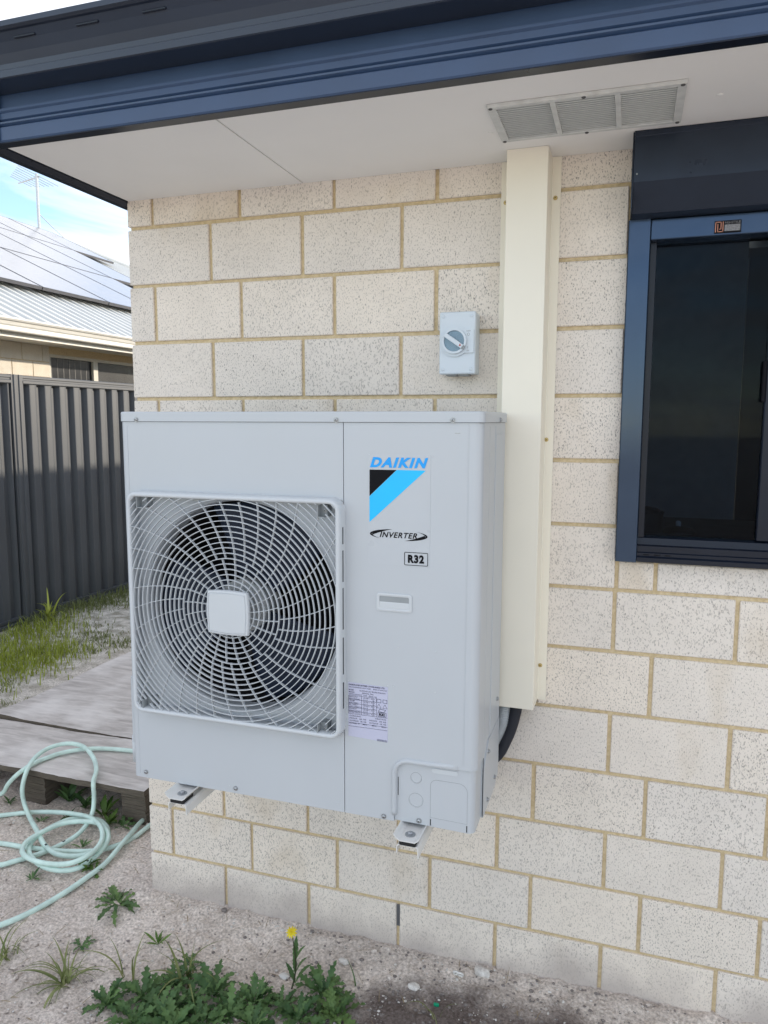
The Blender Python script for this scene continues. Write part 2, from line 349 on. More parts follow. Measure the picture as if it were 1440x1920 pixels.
M = dict(
    brick=brick_mat('cream_brick', (0.825, 0.764, 0.695), 0.62),
    nbrick=brick_mat('neighbour_brick', (0.74, 0.69, 0.60), 0.4, dusty=False),
    mortar=grit_mat('yellow_mortar', (0.54, 0.42, 0.245), (0.73, 0.60, 0.39), 90, bump=0.9),
    ground=ground_mat(),
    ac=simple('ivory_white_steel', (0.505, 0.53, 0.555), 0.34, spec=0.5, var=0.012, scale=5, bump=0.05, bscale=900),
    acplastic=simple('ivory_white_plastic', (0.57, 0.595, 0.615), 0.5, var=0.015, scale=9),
    acdark=simple('seam_shadow_gap', (0.03, 0.035, 0.04), 0.7),
    black=simple('interior_shade_black', (0.012, 0.012, 0.014), 0.8),  # near-black for the fan interior, its shade put into the colour
    fan=simple('dark_fan_plastic', (0.014, 0.022, 0.042), 0.5, spec=0.3),
    fanhub=simple('grey_fan_hub', (0.42, 0.43, 0.43), 0.6),
    clip=simple('grey_clip', (0.30, 0.32, 0.33), 0.6),
    zinc=simple('zinc_screw', (0.42, 0.43, 0.44), 0.35, metal=0.9, var=0.15, scale=300),
    brass=simple('yellow_zinc_screw', (0.55, 0.42, 0.18), 0.35, metal=0.9, var=0.2, scale=300),
    darkscrew=simple('dull_screw', (0.10, 0.10, 0.10), 0.6, metal=0.4),
    blue=simple('logo_blue', (0.0, 0.34, 0.86), 0.4, var=0.02),
    cyan=simple('logo_light_blue', (0.005, 0.52, 0.95), 0.4, var=0.02),
    ink=simple('black_ink', (0.008, 0.008, 0.010), 0.6, spec=0.1),
    film=simple('sticker_film', (0.508, 0.533, 0.56), 0.3, var=0.01),
    label=simple('lilac_label_paper', (0.52, 0.525, 0.66), 0.45, var=0.02),
    labelink=simple('label_ink', (0.07, 0.07, 0.12), 0.5),
    bracket=simple('white_powder_coat', (0.74, 0.73, 0.70), 0.45, var=0.03),
    rubber=simple('black_rubber', (0.015, 0.015, 0.015), 0.85),
    cream=simple('cream_powder_coat', (0.85, 0.80, 0.68), 0.42, var=0.02, scale=6),
    navyshade=simple('shaded_navy_steel', (0.017, 0.025, 0.044), 0.32, spec=0.5, var=0.12, scale=5),  # eave navy darkened: the gutter's dim reflection put into its colour
    navy=simple('deep_blue_steel', (0.032, 0.064, 0.135), 0.42, spec=0.6, var=0.10, scale=7, bump=0.05, bscale=300),
    navydark=simple('navy_window_aluminium', (0.007, 0.011, 0.022), 0.30, spec=0.3, var=0.08),
    navygloss=simple('navy_gloss_aluminium', (0.034, 0.058, 0.100), 0.14, metal=0.50, spec=0.5, var=0.06),
    shutter=simple('navy_shutter_box', (0.022, 0.031, 0.050), 0.30, metal=0.35, spec=0.5, var=0.08),
    soffit=simple('soffit_white', (0.87, 0.86, 0.835), 0.85, var=0.025, scale=3, spec=0.2),
    louvre=simple('louvre_plastic', (0.80, 0.82, 0.80), 0.6, var=0.04, scale=60),
    vent=simple('dusty_vent_plastic', (0.62, 0.63, 0.61), 0.65, var=0.10, scale=40),
    isolator=simple('pale_grey_plastic', (0.62, 0.68, 0.73), 0.35, var=0.012),
    dialcap=glass_mat('clear_dial_cover', (0.80, 0.86, 0.90), 0.08),
    dialbase=simple('grey_dial', (0.46, 0.50, 0.53), 0.3),
    redmark=simple('red_mark', (0.45, 0.05, 0.03), 0.5),
    glass=glass_mat('tinted_screen_glass', (0.50, 0.56, 0.62), 0.03, 1.16),
    fence=simple('charcoal_fence_steel', (0.072, 0.079, 0.088), 0.50, var=0.08, scale=3, spec=0.4),
    sand=MATS['sand'],
    hose=simple('mint_hose', (0.60, 0.77, 0.70), 0.45, var=0.13, scale=22),
    hosemark=simple('hose_print', (0.03, 0.05, 0.05), 0.6),
    ply=wood_mat('weathered_plywood', (0.36, 0.33, 0.305), (0.64, 0.60, 0.565), (0.78, 0.745, 0.71)),
    plyedge=wood_mat('plywood_edge', (0.06, 0.05, 0.04), (0.19, 0.16, 0.125), (0.12, 0.10, 0.08), True),
    weed=leaf_mat('weed_leaf', (0.045, 0.105, 0.038), (0.150, 0.255, 0.085)),
    weed3=leaf_mat('mid_green_leaf', (0.055, 0.115, 0.038), (0.17, 0.27, 0.085)),
    weed2=leaf_mat('young_weed_leaf', (0.060, 0.13, 0.025), (0.15, 0.25, 0.05)),
    grass=leaf_mat('grass_blade', (0.27, 0.33, 0.035), (0.54, 0.58, 0.12)),
    drygrass=leaf_mat('dull_grass_blade', (0.12, 0.16, 0.045), (0.30, 0.32, 0.13)),
    petal=leaf_mat('yellow_petal', (0.75, 0.55, 0.01), (0.85, 0.72, 0.03)),
    stem=leaf_mat('weed_stem', (0.05, 0.06, 0.03), (0.10, 0.11, 0.05)),
    straw=leaf_mat('dry_straw', (0.16, 0.11, 0.06), (0.42, 0.33, 0.20)),
    stone=grit_mat('limestone_chip', (0.46, 0.43, 0.40), (0.80, 0.77, 0.72), 90),
    litter=simple('white_litter', (0.72, 0.71, 0.68), 0.5),
    soilclod=grit_mat('dark_clod', (0.16, 0.14, 0.13), (0.30, 0.27, 0.25), 140),
    green=simple('green_plastic', (0.0, 0.28, 0.14), 0.3),
    nroof=simple('surfmist_roof_steel', (0.62, 0.63, 0.61), 0.5, var=0.04, scale=2),
    ngutter=simple('neighbour_gutter', (0.66, 0.64, 0.58), 0.45, var=0.04),
    solar=simple('solar_glass', (0.36, 0.365, 0.38), 0.22, spec=0.9, var=0.05, scale=1.5),  # pale grey base carries the sky's reflection
    solarframe=simple('solar_frame', (0.12, 0.12, 0.13), 0.4, metal=0.5),
    nglass=simple('neighbour_dark_glass', (0.020, 0.022, 0.026), 0.25, spec=0.12, var=0.3, scale=3),
    nscreen=simple('neighbour_fly_screen', (0.09, 0.088, 0.084), 0.6, var=0.2, scale=6),
    nframe=simple('neighbour_window_frame', (0.55, 0.52, 0.44), 0.5),
    antenna=simple('antenna_alloy', (0.5, 0.51, 0.52), 0.4, metal=0.6),
    rwall=simple('room_wall', (0.70, 0.71, 0.72), 0.8),
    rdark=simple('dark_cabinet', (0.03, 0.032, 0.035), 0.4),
    rplate=simple('switch_plate_plastic', (0.75, 0.75, 0.75), 0.4),
    steel=simple('brushed_steel', (0.35, 0.35, 0.36), 0.3, metal=0.9),
    conduit=simple('grey_conduit', (0.52, 0.54, 0.55), 0.5),
    foam=simple('black_foam_lagging', (0.016, 0.018, 0.026), 0.75),
    copper=simple('copper_print', (0.50, 0.22, 0.15), 0.5),
    stgrey=simple('sticker_grey', (0.22, 0.22, 0.23), 0.6, var=0.35, scale=500),
    weep=simple('grey_weep_plastic', (0.16, 0.16, 0.165), 0.5),
)

# ------------------------------------------------------------------ mesh helpers


def finish(bm, name, mat, parent=None, smooth=False, mat2=None):
    me = bpy.data.meshes.new(name)
    bmesh.ops.recalc_face_normals(bm, faces=bm.faces[:])
    bm.to_mesh(me)
    bm.free()
    me.materials.append(mat)
    if smooth:
        for p in me.polygons: p.use_smooth = True
    return link(name, me, parent)


def link(name, data, parent=None, mw=None):
    o = bpy.data.objects.new(name, data)
    COL.objects.link(o)
    if mw is not None: o.matrix_basis = mw
    if parent is not None:
        o.parent = parent
        pw = parent.get('_w')
        if pw is not None:
            o.matrix_parent_inverse = Matrix.Translation((-pw[0], -pw[1], -pw[2]))
    return o


def thing(name, label, cat, loc=(0, 0, 0), group=None):
    o = bpy.data.objects.new(name, None)
    COL.objects.link(o)
    o.location = loc
    o['_w'] = list(loc)
    o.empty_display_size = 0.1
    o['label'] = label
    o['category'] = cat
    if group: o['group'] = group
    return o


def tag(o, label, cat, group=None):
    o['label'] = label
    o['category'] = cat
    if group: o['group'] = group
    return o


def box(bm, x0, x1, y0, y1, z0, z1, bev=0.0, seg=2):
    mw = Matrix.Translation(((x0 + x1) / 2, (y0 + y1) / 2, (z0 + z1) / 2)) @ Matrix.Diagonal((abs(x1 - x0), abs(y1 - y0), abs(z1 - z0), 1))
    r = bmesh.ops.create_cube(bm, size=1.0, matrix=mw)
    if bev > 0:
        es = set()
        for v in r['verts']: es.update(v.link_edges)
        bmesh.ops.bevel(bm, geom=list(es), offset=bev, segments=seg, affect='EDGES', profile=0.5)


def boxo(name, mat, parent, x0, x1, y0, y1, z0, z1, bev=0.0, seg=2, smooth=False):
    bm = bmesh.new()
    box(bm, x0, x1, y0, y1, z0, z1, bev, seg)
    return finish(bm, name, mat, parent, smooth)


def extr(bm, prof, a0, a1, axis='X', closed=True):
    """profile points (p,q) swept along an axis: X -> (y,z), Y -> (x,z), Z -> (x,y)"""
    def P(pt, a):
        if axis == 'X': return (a, pt[0], pt[1])
        if axis == 'Y': return (pt[0], a, pt[1])
        return (pt[0], pt[1], a)
    A = [bm.verts.new(P(p, a0)) for p in prof]
    B = [bm.verts.new(P(p, a1)) for p in prof]
    n = len(prof)
    for i in range(n if closed else n - 1):
        j = (i + 1) % n
        bm.faces.new((A[i], A[j], B[j], B[i]))
    if closed:
        bm.faces.new(A); bm.faces.new(B[::-1])


def extro(name, mat, parent, prof, a0, a1, axis='X', smooth=False, closed=True):
    bm = bmesh.new()
    extr(bm, prof, a0, a1, axis, closed)
    return finish(bm, name, mat, parent, smooth)


def frames(path):
    pts = [Vector(p) for p in path]
    T = []
    for i in range(len(pts)):
        a = pts[max(0, i - 1)]; b = pts[min(len(pts) - 1, i + 1)]
        d = b - a
        T.append(d.normalized() if d.length > 1e-9 else Vector((0, 0, 1)))
    up = Vector((0, 0, 1)) if abs(T[0].z) < 0.9 else Vector((1, 0, 0))
    nrm = (up - T[0] * up.dot(T[0])).normalized()
    F = []
    for t in T:
        nrm = (nrm - t * nrm.dot(t))
        nrm = nrm.normalized() if nrm.length > 1e-6 else t.orthogonal().normalized()
        F.append((nrm, t.cross(nrm)))
    return pts, F


def tube(bm, path, rad, n=8, cap=True):
    pts, F = frames(path)
    rings = []
    for i, p in enumerate(pts):
        r = rad(i / max(1, len(pts) - 1)) if callable(rad) else rad
        a, b = F[i]
        rings.append([bm.verts.new(p + a * (r * math.cos(2 * PI * k / n)) + b * (r * math.sin(2 * PI * k / n))) for k in range(n)])
    for i in range(len(rings) - 1):
        for k in range(n):
            bm.faces.new((rings[i][k], rings[i][(k + 1) % n], rings[i + 1][(k + 1) % n], rings[i + 1][k]))
    if cap:
        bm.faces.new(rings[0][::-1]); bm.faces.new(rings[-1])


def spline(pts, sub=8):
    P = [Vector(p) for p in pts]
    res = []
    for i in range(len(P) - 1):
        p0 = P[max(0, i - 1)]; p1 = P[i]; p2 = P[i + 1]; p3 = P[min(len(P) - 1, i + 2)]
        for k in range(sub):
            t = k / sub
            res.append(0.5 * ((2 * p1) + (p2 - p0) * t + (2 * p0 - 5 * p1 + 4 * p2 - p3) * t * t + (3 * p1 - p0 - 3 * p2 + p3) * t ** 3))
    res.append(P[-1])
    return res


def disc(bm, c, r, h, axis, n=16, dome=0.0):
    """short cylinder standing out of a surface along axis vector"""
    ax = Vector(axis).normalized()
    u = ax.orthogonal().normalized(); v = ax.cross(u)
    c = Vector(c)
    prof = [(r, 0), (r, h * (1 - dome)), (r * 0.8, h * (1 - 0.35 * dome)), (r * 0.45, h)] if dome else [(r, 0), (r, h)]
    rings = [[bm.verts.new(c + ax * q + u * (p * math.cos(2 * PI * k / n)) + v * (p * math.sin(2 * PI * k / n))) for k in range(n)] for p, q in prof]
    for i in range(len(rings) - 1):
        for k in range(n):
            bm.faces.new((rings[i][k], rings[i][(k + 1) % n], rings[i + 1][(k + 1) % n], rings[i + 1][k]))
    bm.faces.new(rings[0][::-1]); bm.faces.new(rings[-1])


def screw(parent, c, axis, r=0.005, h=0.004, mat=None, washer=True, name='screw'):
    bm = bmesh.new()
    ax = Vector(axis).normalized()
    if washer: disc(bm, c, r * 1.35, h * 0.35, axis, 14)
    disc(bm, Vector(c) + ax * (h * 0.3), r, h, axis, 12, 0.5)
    o = finish(bm, name, mat or M['zinc'], parent)
    # cross recess
    bm = bmesh.new()
    u = ax.orthogonal().normalized(); v = ax.cross(u)
    cc = Vector(c) + ax * (h * 1.305)
    for a, b in ((u, v), (v, u)):
        q = [cc + a * (s * r * 0.42) + b * (t * r * 0.11) for s, t in ((-1, -1), (1, -1), (1, 1), (-1, 1))]
        vs_ = [bm.verts.new(x) for x in q]
        bm.faces.new(vs_)
        cc = cc + ax * 0.00004
    finish(bm, 'recess', M['ink'], o)
    return o


def text_mesh(name, body, x0, x1, z0, z1, y, mat, parent, shear=0.0, bold=0.0, space=1.0):
    cu = bpy.data.curves.new(name, 'FONT')
    cu.body = body
    cu.size = 1.0
    cu.shear = shear
    cu.offset = bold
    cu.space_character = space
    cu.resolution_u = 4
    tmp = bpy.data.objects.new('tmp_text', cu)
    COL.objects.link(tmp)
    dg = bpy.context.evaluated_depsgraph_get()
    me = bpy.data.meshes.new_from_object(tmp.evaluated_get(dg))
    bpy.data.objects.remove(tmp); bpy.data.curves.remove(cu)
    xs = [v.co.x for v in me.vertices]; ys = [v.co.y for v in me.vertices]
    if not xs: return None
    ax, bx, ay, by = min(xs), max(xs), min(ys), max(ys)
    for v in me.vertices:
        v.co = Vector((x0 + (v.co.x - ax) / (bx - ax) * (x1 - x0), y, z0 + (v.co.y - ay) / (by - ay) * (z1 - z0)))
    me.materials.clear(); me.materials.append(mat)
    me.name = name
    return link(name, me, parent)


def flat(name, mat, parent, pts, y, th=0.0004):
    """thin printed shape on a face that looks along -Y"""
    bm = bmesh.new()
    extr(bm, [(p[0], p[1]) for p in pts], 0, 1, 'Y')
    for v in bm.verts: v.co.y = y if v.co.y < 0.5 else y + th
    return finish(bm, name, mat, parent)


def outline(name, mat, parent, pts, wd, y0, y1):
    """closed thin raised line along pts (x,z)"""
    bm = bmesh.new()
    n = len(pts)
    inner, outer = [], []
    for i in range(n):
        a = Vector(pts[i - 1]); b = Vector(pts[i]); c = Vector(pts[(i + 1) % n])
        t = ((b - a).normalized() + (c - b).normalized())
        t = t.normalized() if t.length > 1e-6 else (c - b).normalized()
        nn = Vector((-t.y, t.x))
        inner.append(b - nn * wd / 2); outer.append(b + nn * wd / 2)
    V = [[bm.verts.new((p.x, y, p.y)) for p in L_] for L_ in (inner, outer) for y in (y0, y1)]
    for i in range(n):
        j = (i + 1) % n
        for a, b in ((0, 2), (2, 3), (3, 1), (1, 0)):
            bm.faces.new((V[a][i], V[a][j], V[b][j], V[b][i]))
    return finish(bm, name, mat, parent)


def rrect(x0, x1, z0, z1, r, n=5):
    pts = []
    for cx, cz, a0 in ((x1 - r, z1 - r, 0), (x0 + r, z1 - r, 90), (x0 + r, z0 + r, 180), (x1 - r, z0 + r, 270)):
        for k in range(n + 1):
            a = R(a0 + 90 * k / n)
            pts.append((cx + r * math.cos(a), cz + r * math.sin(a)))
    return pts


# ------------------------------------------------------------------ ground


def gz(x, y):
    """height of the soil"""
    h = 0.006 * noise.noise((x * 2.3, y * 2.3, 1.0)) + 0.010 * noise.noise((x * 0.9, y * 0.9, 4.0))
    # sand heaped against the wall, dug-over hollow before it
    if -0.1 < x < 6 and y < 0.4:
        d = max(0.0, -y)
        h += 0.020 * math.exp(-(d / 0.09) ** 2) - 0.012 * math.exp(-((d - 0.35) / 0.2) ** 2)
    return h


def axis_pts(spec):
    res = []
    for a, b, st in spec:
        n = max(1, int(round((b - a) / st)))
        res += [a + (b - a) * i / n for i in range(n)]
    res.append(spec[-1][1])
    return res


gx = axis_pts([(-90, -12, 6), (-12, -3.4, 0.4), (-3.4, -1.6, 0.05), (-1.6, 1.9, 0.014), (1.9, 4, 0.1), (4, 12, 1), (12, 90, 6)])
gy = axis_pts([(-90, -6, 6), (-6, -1.0, 0.25), (-1.0, 0.06, 0.014), (0.06, 1.0, 0.028), (1.0, 5.0, 0.06), (5, 14, 0.6), (14, 90, 6)])
verts = []
for y in gy:
    for x in gx:
        z = gz(x, y)
        if -1.7 < x < 2.0 and -1.1 < y < 1.1:
            z += 0.0085 * noise.noise((x * 15, y * 15, 2.0)) + 0.0085 * noise.noise((x * 38, y * 38, 3.0))
            z += 0.016 * max(0.0, noise.noise((x * 26, y * 26, 7.0)) - 0.25)
            if x > 0.5 and y < -0.08:
                z += 0.006 * abs(noise.noise((x * 30, y * 30, 9.0)))
        verts.append((x, y, z))
nx = len(gx)
faces = [(j * nx + i, j * nx + i + 1, (j + 1) * nx + i + 1, (j + 1) * nx + i) for j in range(len(gy) - 1) for i in range(nx - 1)]
me = bpy.data.meshes.new('ground'); me.from_pydata(verts, [], faces); me.materials.append(M['ground'])
for p in me.polygons: p.use_smooth = True
g = link('ground', me)
g['kind'] = 'structure'

# ------------------------------------------------------------------ the brick house
house = thing('brick_house', 'cream brick house wall corner with navy eave, white soffit and dark window', 'house', (0, 0, 0))
DZ = [0, 4.0, .7, -1.5, -3.6, -2.1, -2.0, -1.6, .9, .6, -.7, -1.1, 2.5, 3.9]
ZJ = {k: 2.39 - 0.17188 * k + DZ[k] / 1000 for k in range(1, 14)}
ZJ[0] = 2.390 + 0.03
ZJ[14] = ZJ[13] - 0.172
ZJ[15] = ZJ[14] - 0.172
JT = 0.0052
SOF = 2.304
XR = 3.2
WX0, WX1, WZ0 = 1.487, 2.95, 1.268     # window opening
# mortar body
bm = bmesh.new()
RC = 0.0072
box(bm, RC, WX0 + .002, RC, 0.086, -0.25, SOF + .05)
box(bm, WX0 + .002, XR, RC, 0.086, -0.25, WZ0 - 0.004)
box(bm, WX1, XR, RC, 0.0862, WZ0 - 0.004, SOF + .05)
box(bm, RC, 0.086, 0.086, 13.0, -0.25, SOF + .05)
wall = finish(bm, 'wall', M['mortar'], house)
BM = {}


def brick_mesh(wd, ht, dp, face):
    key = (round(wd, 4), round(ht, 4), round(dp, 4), face)
    if key in BM: return BM[key]
    bm = bmesh.new()
    box(bm, -wd / 2, wd / 2, -dp / 2, dp / 2, -ht / 2, ht / 2, 0.0022, 1)
    me = bpy.data.meshes.new('brick')
    bm.to_mesh(me); bm.free()
    me.materials.append(M['brick'])
    BM[key] = me
    return me


rb = random.Random(3)


def put_brick(x0, x1, y0, y1, z0, z1):
    if x1 - x0 < 0.012 or y1 - y0 < 0.012 or z1 - z0 < 0.012: return
    me = brick_mesh(x1 - x0, z1 - z0, y1 - y0, 0)
    mw = Matrix.Translation(((x0 + x1) / 2 + rb.uniform(-.0006, .0006), (y0 + y1) / 2 + rb.uniform(-.0012, .0008), (z0 + z1) / 2 + rb.uniform(-.0005, .0005)))
    mw = mw @ Matrix.Rotation(rb.uniform(-.003, .003), 4, 'Z') @ Matrix.Rotation(rb.uniform(-.0035, .0035), 4, 'Y')
    link('brick', me, wall, mw)


DPT = 0.082
for c in range(1, 16):
    zt = ZJ[c - 1] - JT; zb = ZJ[c] + JT
    if c == 1: zt = SOF + 0.004
    odd = c % 2 == 1
    first = 0.0899 if odd else 0.2903
    js = [0.0] + [first + 0.3 * n for n in range(12)]
    for i in range(len(js) - 1):
        x0 = js[i] + (JT if i else 0.0); x1 = min(js[i + 1] - JT, XR)
        if x0 > XR: break
        if c == 13 and abs(js[i + 1] - 1.19) < 0.02: x1 -= 0.0
        if c == 13 and abs(js[i] - 1.19) < 0.02: pass
        ydep = DPT
        if i == 0 and odd: ydep = 0.2903 - JT      # header: end of a brick that runs back along the side wall
        if c >= 15: continue
        if c <= 7 and x1 > WX0:
            # left of the window
            if x0 < WX0 - JT: put_brick(x0, WX0 + .004 if c < 7 else WX0, 0, ydep, zb, zt)
            if c == 7:
                s0 = max(x0, WX0 + 2 * JT); put_brick(s0, x1, 0.0, ydep, zb, WZ0 - 0.004)
            elif x0 > WX1: put_brick(x0, x1, 0, ydep, zb, zt)
            continue
        put_brick(x0, x1, 0.0, ydep, zb, zt)
    # side wall running back from the corner
    js = [(0.2903 if odd else 0.0899) + 0.3 * n for n in range(11)]
    if c >= 15: continue
    for i in range(len(js) - 1):
        put_brick(0.0, DPT, js[i] + JT, js[i + 1] - JT, zb, zt)
# sloping mortar cap on the sill course
extro('sill_mortar', M['mortar'], wall, [(0.004, WZ0 - .0045), (0.085, WZ0 - .0045), (0.085, WZ0 + 0.012), (0.004, WZ0 - 0.002)], WX0 + .004, WX1 - .002)
# weep hole vent
bm = bmesh.new()
box(bm, 0.8868, 0.8978, -0.0006, 0.004, 0.084, 0.1535, 0.0008, 1)
for k in range(3): box(bm, 0.8888 + 0.003 * k, 0.8900 + 0.003 * k, -0.0022, 0.0, 0.086, 0.151)
finish(bm, 'weep_vent', M['weep'], house)

# eave: soffit sheets, fascia, gutter
for x0, x1 in ((0.006, 0.594), (0.598, 1.794), (1.798, XR)):
    boxo('soffit_sheet', M['soffit'], house, x0, x1, -0.492, 0.0005, SOF, SOF + 0.006, 0.0008, 1)
boxo('soffit_backing', M['acdark'], house, 0.006, XR, -0.49, 0.05, SOF + 0.0062, SOF + 0.02)
for x, y in ((1.80 - .22, -.30), (1.17, -.21), (1.66, -.27)):
    bm = bmesh.new(); disc(bm, (x, y, SOF), 0.007, 0.0016, (0, 0, -1), 12, 0.7); finish(bm, 'nail_cap', M['soffit'], house, True)
fas = [(-.486, 2.3085), (-.486, 2.3010), (-.518, 2.3010), (-.5205, 2.3045), (-.5205, 2.3340), (-.5150, 2.3375), (-.5220, 2.3420), (-.5225, 2.3455),
       (-.5140, 2.3490), (-.5190, 2.3530), (-.5190, 2.3660), (-.5235, 2.3700), (-.5235, 2.3755), (-.5140, 2.3800), (-.5130, 2.4300), (-.505, 2.4300), (-.505, 2.3085)]
fo = extro('fascia', M['navy'], house, fas, -0.0315, XR)
boxo('underside_shade', M['navydark'], house, -0.030, XR, -.5175, -.4880, 2.2988, 2.3008)  # strip added below the fascia, dark colour standing for underside shade
sidef = [(0.0035, 2.3085), (0.0035, 2.3000), (-.012, 2.2915), (-.030, 2.2905), (-.0315, 2.296), (-.0315, 2.43), (-.018, 2.43), (-.018, 2.3085)]
extro('side_fascia', M['navydark'], house, sidef, -0.5190, 13.0, 'Y')
# corner cap on the fascia
boxo('corner_cap', M['navy'], house, -0.034, 0.0285, -0.526, -0.517, 2.3025, 2.41, 0.001, 1)
gut = [(-.516, 2.409), (-.586, 2.408), (-.590, 2.4095), (-.5915, 2.4235), (-.588, 2.4262), (-.5895, 2.437), (-.597, 2.455), (-.6075, 2.474), (-.6185, 2.4885),
       (-.6250, 2.4895), (-.6325, 2.4930), (-.6335, 2.5035), (-.6265, 2.5080), (-.6185, 2.5050), (-.6165, 2.4975), (-.6060, 2.480), (-.594, 2.455), (-.585, 2.43), (-.583, 2.414), (-.520, 2.415), (-.520, 2.54), (-.516, 2.54)]
gutter = extro('gutter', M['navyshade'], house, gut, -0.10, XR)
for k in range(9):
    x = 0.20 + 0.168 * k
    bm = bmesh.new()
    pts = [(-.0003, .0), (.0034, .0018), (.0034, .0034), (-.0003, .0042)]
    box(bm, x - .029, x + .029, -.6138, -.6085, 2.4745, 2.4790, 0.0015, 1)
    bmesh.ops.rotate(bm, cent=(x, -.611, 2.4768), matrix=Matrix.Rotation(R(-35), 3, 'X'), verts=bm.verts[:])
    s = finish(bm, 'overflow_slot', M['navydark'], gutter)
sg = [(-0.034, 2.41), (-.104, 2.41), (-.110, 2.42), (-.125, 2.49), (-.138, 2.50), (-.136, 2.512), (-.122, 2.51), (-.104, 2.43), (-.038, 2.42), (-.038, 2.53), (-.034, 2.53)]
extro('side_gutter', M['navy'], house, sg, -0.60, 13.0, 'Y')
# hipped roof above
bm = bmesh.new()
sl = math.tan(R(20)); RW = 5.0
v = [bm.verts.new(p) for p in ((-.09, -.585, 2.52), (9, -.585, 2.52), (9, RW, 2.52 + sl * (RW + .585)), (-.09 + RW + .585, RW, 2.52 + sl * (RW + .585)), (-.09, 13, 2.52), (-.09 + RW + .585, 13, 2.52 + sl * (RW + .585)))]
bm.faces.new((v[0], v[1], v[2], v[3])); bm.faces.new((v[0], v[3], v[5], v[4]))
finish(bm, 'roof', M['navy'], house)

# window set in the wall
win = bpy.data.objects.new('window', None); COL.objects.link(win); win.parent = house; win['_w'] = [0, 0, 0]
YF = -0.030
bm = bmesh.new()     # head rail and stepped sill rail
box(bm, 1.5405, WX1, YF, 0.06, 2.075, 2.124, 0.0025, 2)
finish(bm, 'head_rail', M['navygloss'], win)
sill = [(-.032, 1.271), (-.032, 1.283), (-.026, 1.287), (-.026, 1.2945), (-.022, 1.297), (-.022, 1.312), (-.010, 1.3145), (-.006, 1.331), (.055, 1.336), (.055, 1.271)]
s = extro('sill_rail', M['navydark'], win, sill, 1.5405, WX1)
for k in range(3):
    boxo('drain_slot', M['ink'], s, 1.556 + .026 * k, 1.570 + .026 * k, -.0268, -.0258, 1.2888, 1.2915)
boxo('jamb', M['navydark'], win, 1.5405, 1.556, -0.004, 0.055, 1.332, 2.075, 0.001, 1)
boxo('sash_stile', M['navydark'], win, 1.822, 1.872, 0.004, 0.030, 1.334, 2.073, 0.002, 1)
boxo('sash_stile', M['navydark'], win, 2.24, 2.29, 0.010, 0.034, 1.334, 2.073, 0.002, 1)
bm = bmesh.new(); box(bm, 1.8135, 1.8215, -0.002, 0.012, 1.68, 1.78, 0.002, 1); finish(bm, 'latch', M['ink'], win)
boxo('pane', M['glass'], win, 1.556, 1.822, 0.020, 0.024, 1.334, 2.0745)
boxo('pane', M['glass'], win, 1.872, 2.24, 0.016, 0.020, 1.334, 2.0735)
boxo('pane', M['glass'], win, 2.29, WX1, 0.016, 0.020, 1.334, 2.0735)
# maker's sticker on the head rail
st = boxo('sticker', M['ink'], win, 1.6835, 1.7425, YF - .0008, YF + .001, 2.0795, 2.1085)
for x0, x1, z0, z1 in ((1.6850, 1.6870, 2.0825, 2.1065), (1.6850, 1.6990, 2.1045, 2.1065), (1.6970, 1.6990, 2.0890, 2.1065), (1.6940, 1.6990, 2.0885, 2.0902),
                       (1.6900, 1.6918, 2.0825, 2.1015), (1.6900, 1.7032, 2.0825, 2.0843), (1.7014, 1.7034, 2.0825, 2.1065)):
    boxo('logo_bar', M['copper'], st, x0, x1, YF - .0014, YF - .0009, z0, z1)
text_mesh('lettering', 'NU-STYLE', 1.7065, 1.7405, 2.1010, 2.1062, YF - .0012, M['stgrey'], st, bold=0.01)
boxo('faded_print', M['stgrey'], st, 1.7060, 1.7400, YF - .0012, YF - .0009, 2.0840, 2.0990)

# ------------------------------------------------------------------ roller shutter box and guide
sh = thing('roller_shutter', 'dark navy roller shutter box and side guide fitted over the window', 'roller shutter', (1.49, 0, 1.27))
prof = [(-.001, 2.3036), (-.120, 2.3036), (-.1225, 2.2990), (-.1225, 2.2915), (-.1205, 2.2895), (-.1215, 2.1890), (-.0720, 2.1290), (-.034, 2.1255), (-.001, 2.1255)]
extro('box_cover', M['shutter'], sh, prof, 1.4945, WX1 + .03)
boxo('end_cap', M['shutter'], sh, 1.4905, 1.4940, -.119, -.002, 2.131, 2.302, 0.001, 1)
gd = [(1.4868, -.002), (1.4868, -.031), (1.4895, -.0335), (1.538, -.0335), (1.5398, -.031), (1.5398, -.002)]
extro('guide_rail', M['navygloss'], sh, gd, 1.2700, 2.1250, 'Z')
bm = bmesh.new(); disc(bm, (1.502, -.1210, 2.207), 0.0022, 0.0012, (0, -1, 0), 10, 0.5); finish(bm, 'rivet', M['clip'], sh)

# ------------------------------------------------------------------ the room behind the glass
rm = bmesh.new()
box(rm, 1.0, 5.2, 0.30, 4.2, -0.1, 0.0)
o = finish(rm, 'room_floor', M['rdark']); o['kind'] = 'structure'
for nm, b_ in (('room_wall', (1.02, 1.10, 0.30, 4.2, 0, 2.6)), ('room_wall', (1.0, 2.06, 2.35, 2.45, 0, 2.6)), ('room_wall', (2.42, 5.2, 3.3, 3.4, 0, 2.6)), ('room_wall', (5.1, 5.2, .3, 4.2, 0, 2.6)), ('room_ceiling', (1.0, 5.2, .09, 4.2, 2.6, 2.7)), ('room_wall', (XR, 5.2, .09, .2, 0, 2.6)), ('room_wall', (1.0, 5.2, .20, .30, 0, 1.20))):
    o = boxo(nm, M['rwall'], None, *b_); o['kind'] = 'structure'
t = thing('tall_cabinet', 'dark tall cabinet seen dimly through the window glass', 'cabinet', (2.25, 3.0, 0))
boxo('carcass', M['rdark'], t, 2.07, 2.41, 2.46, 3.29, 0, 2.55, .004, 1)
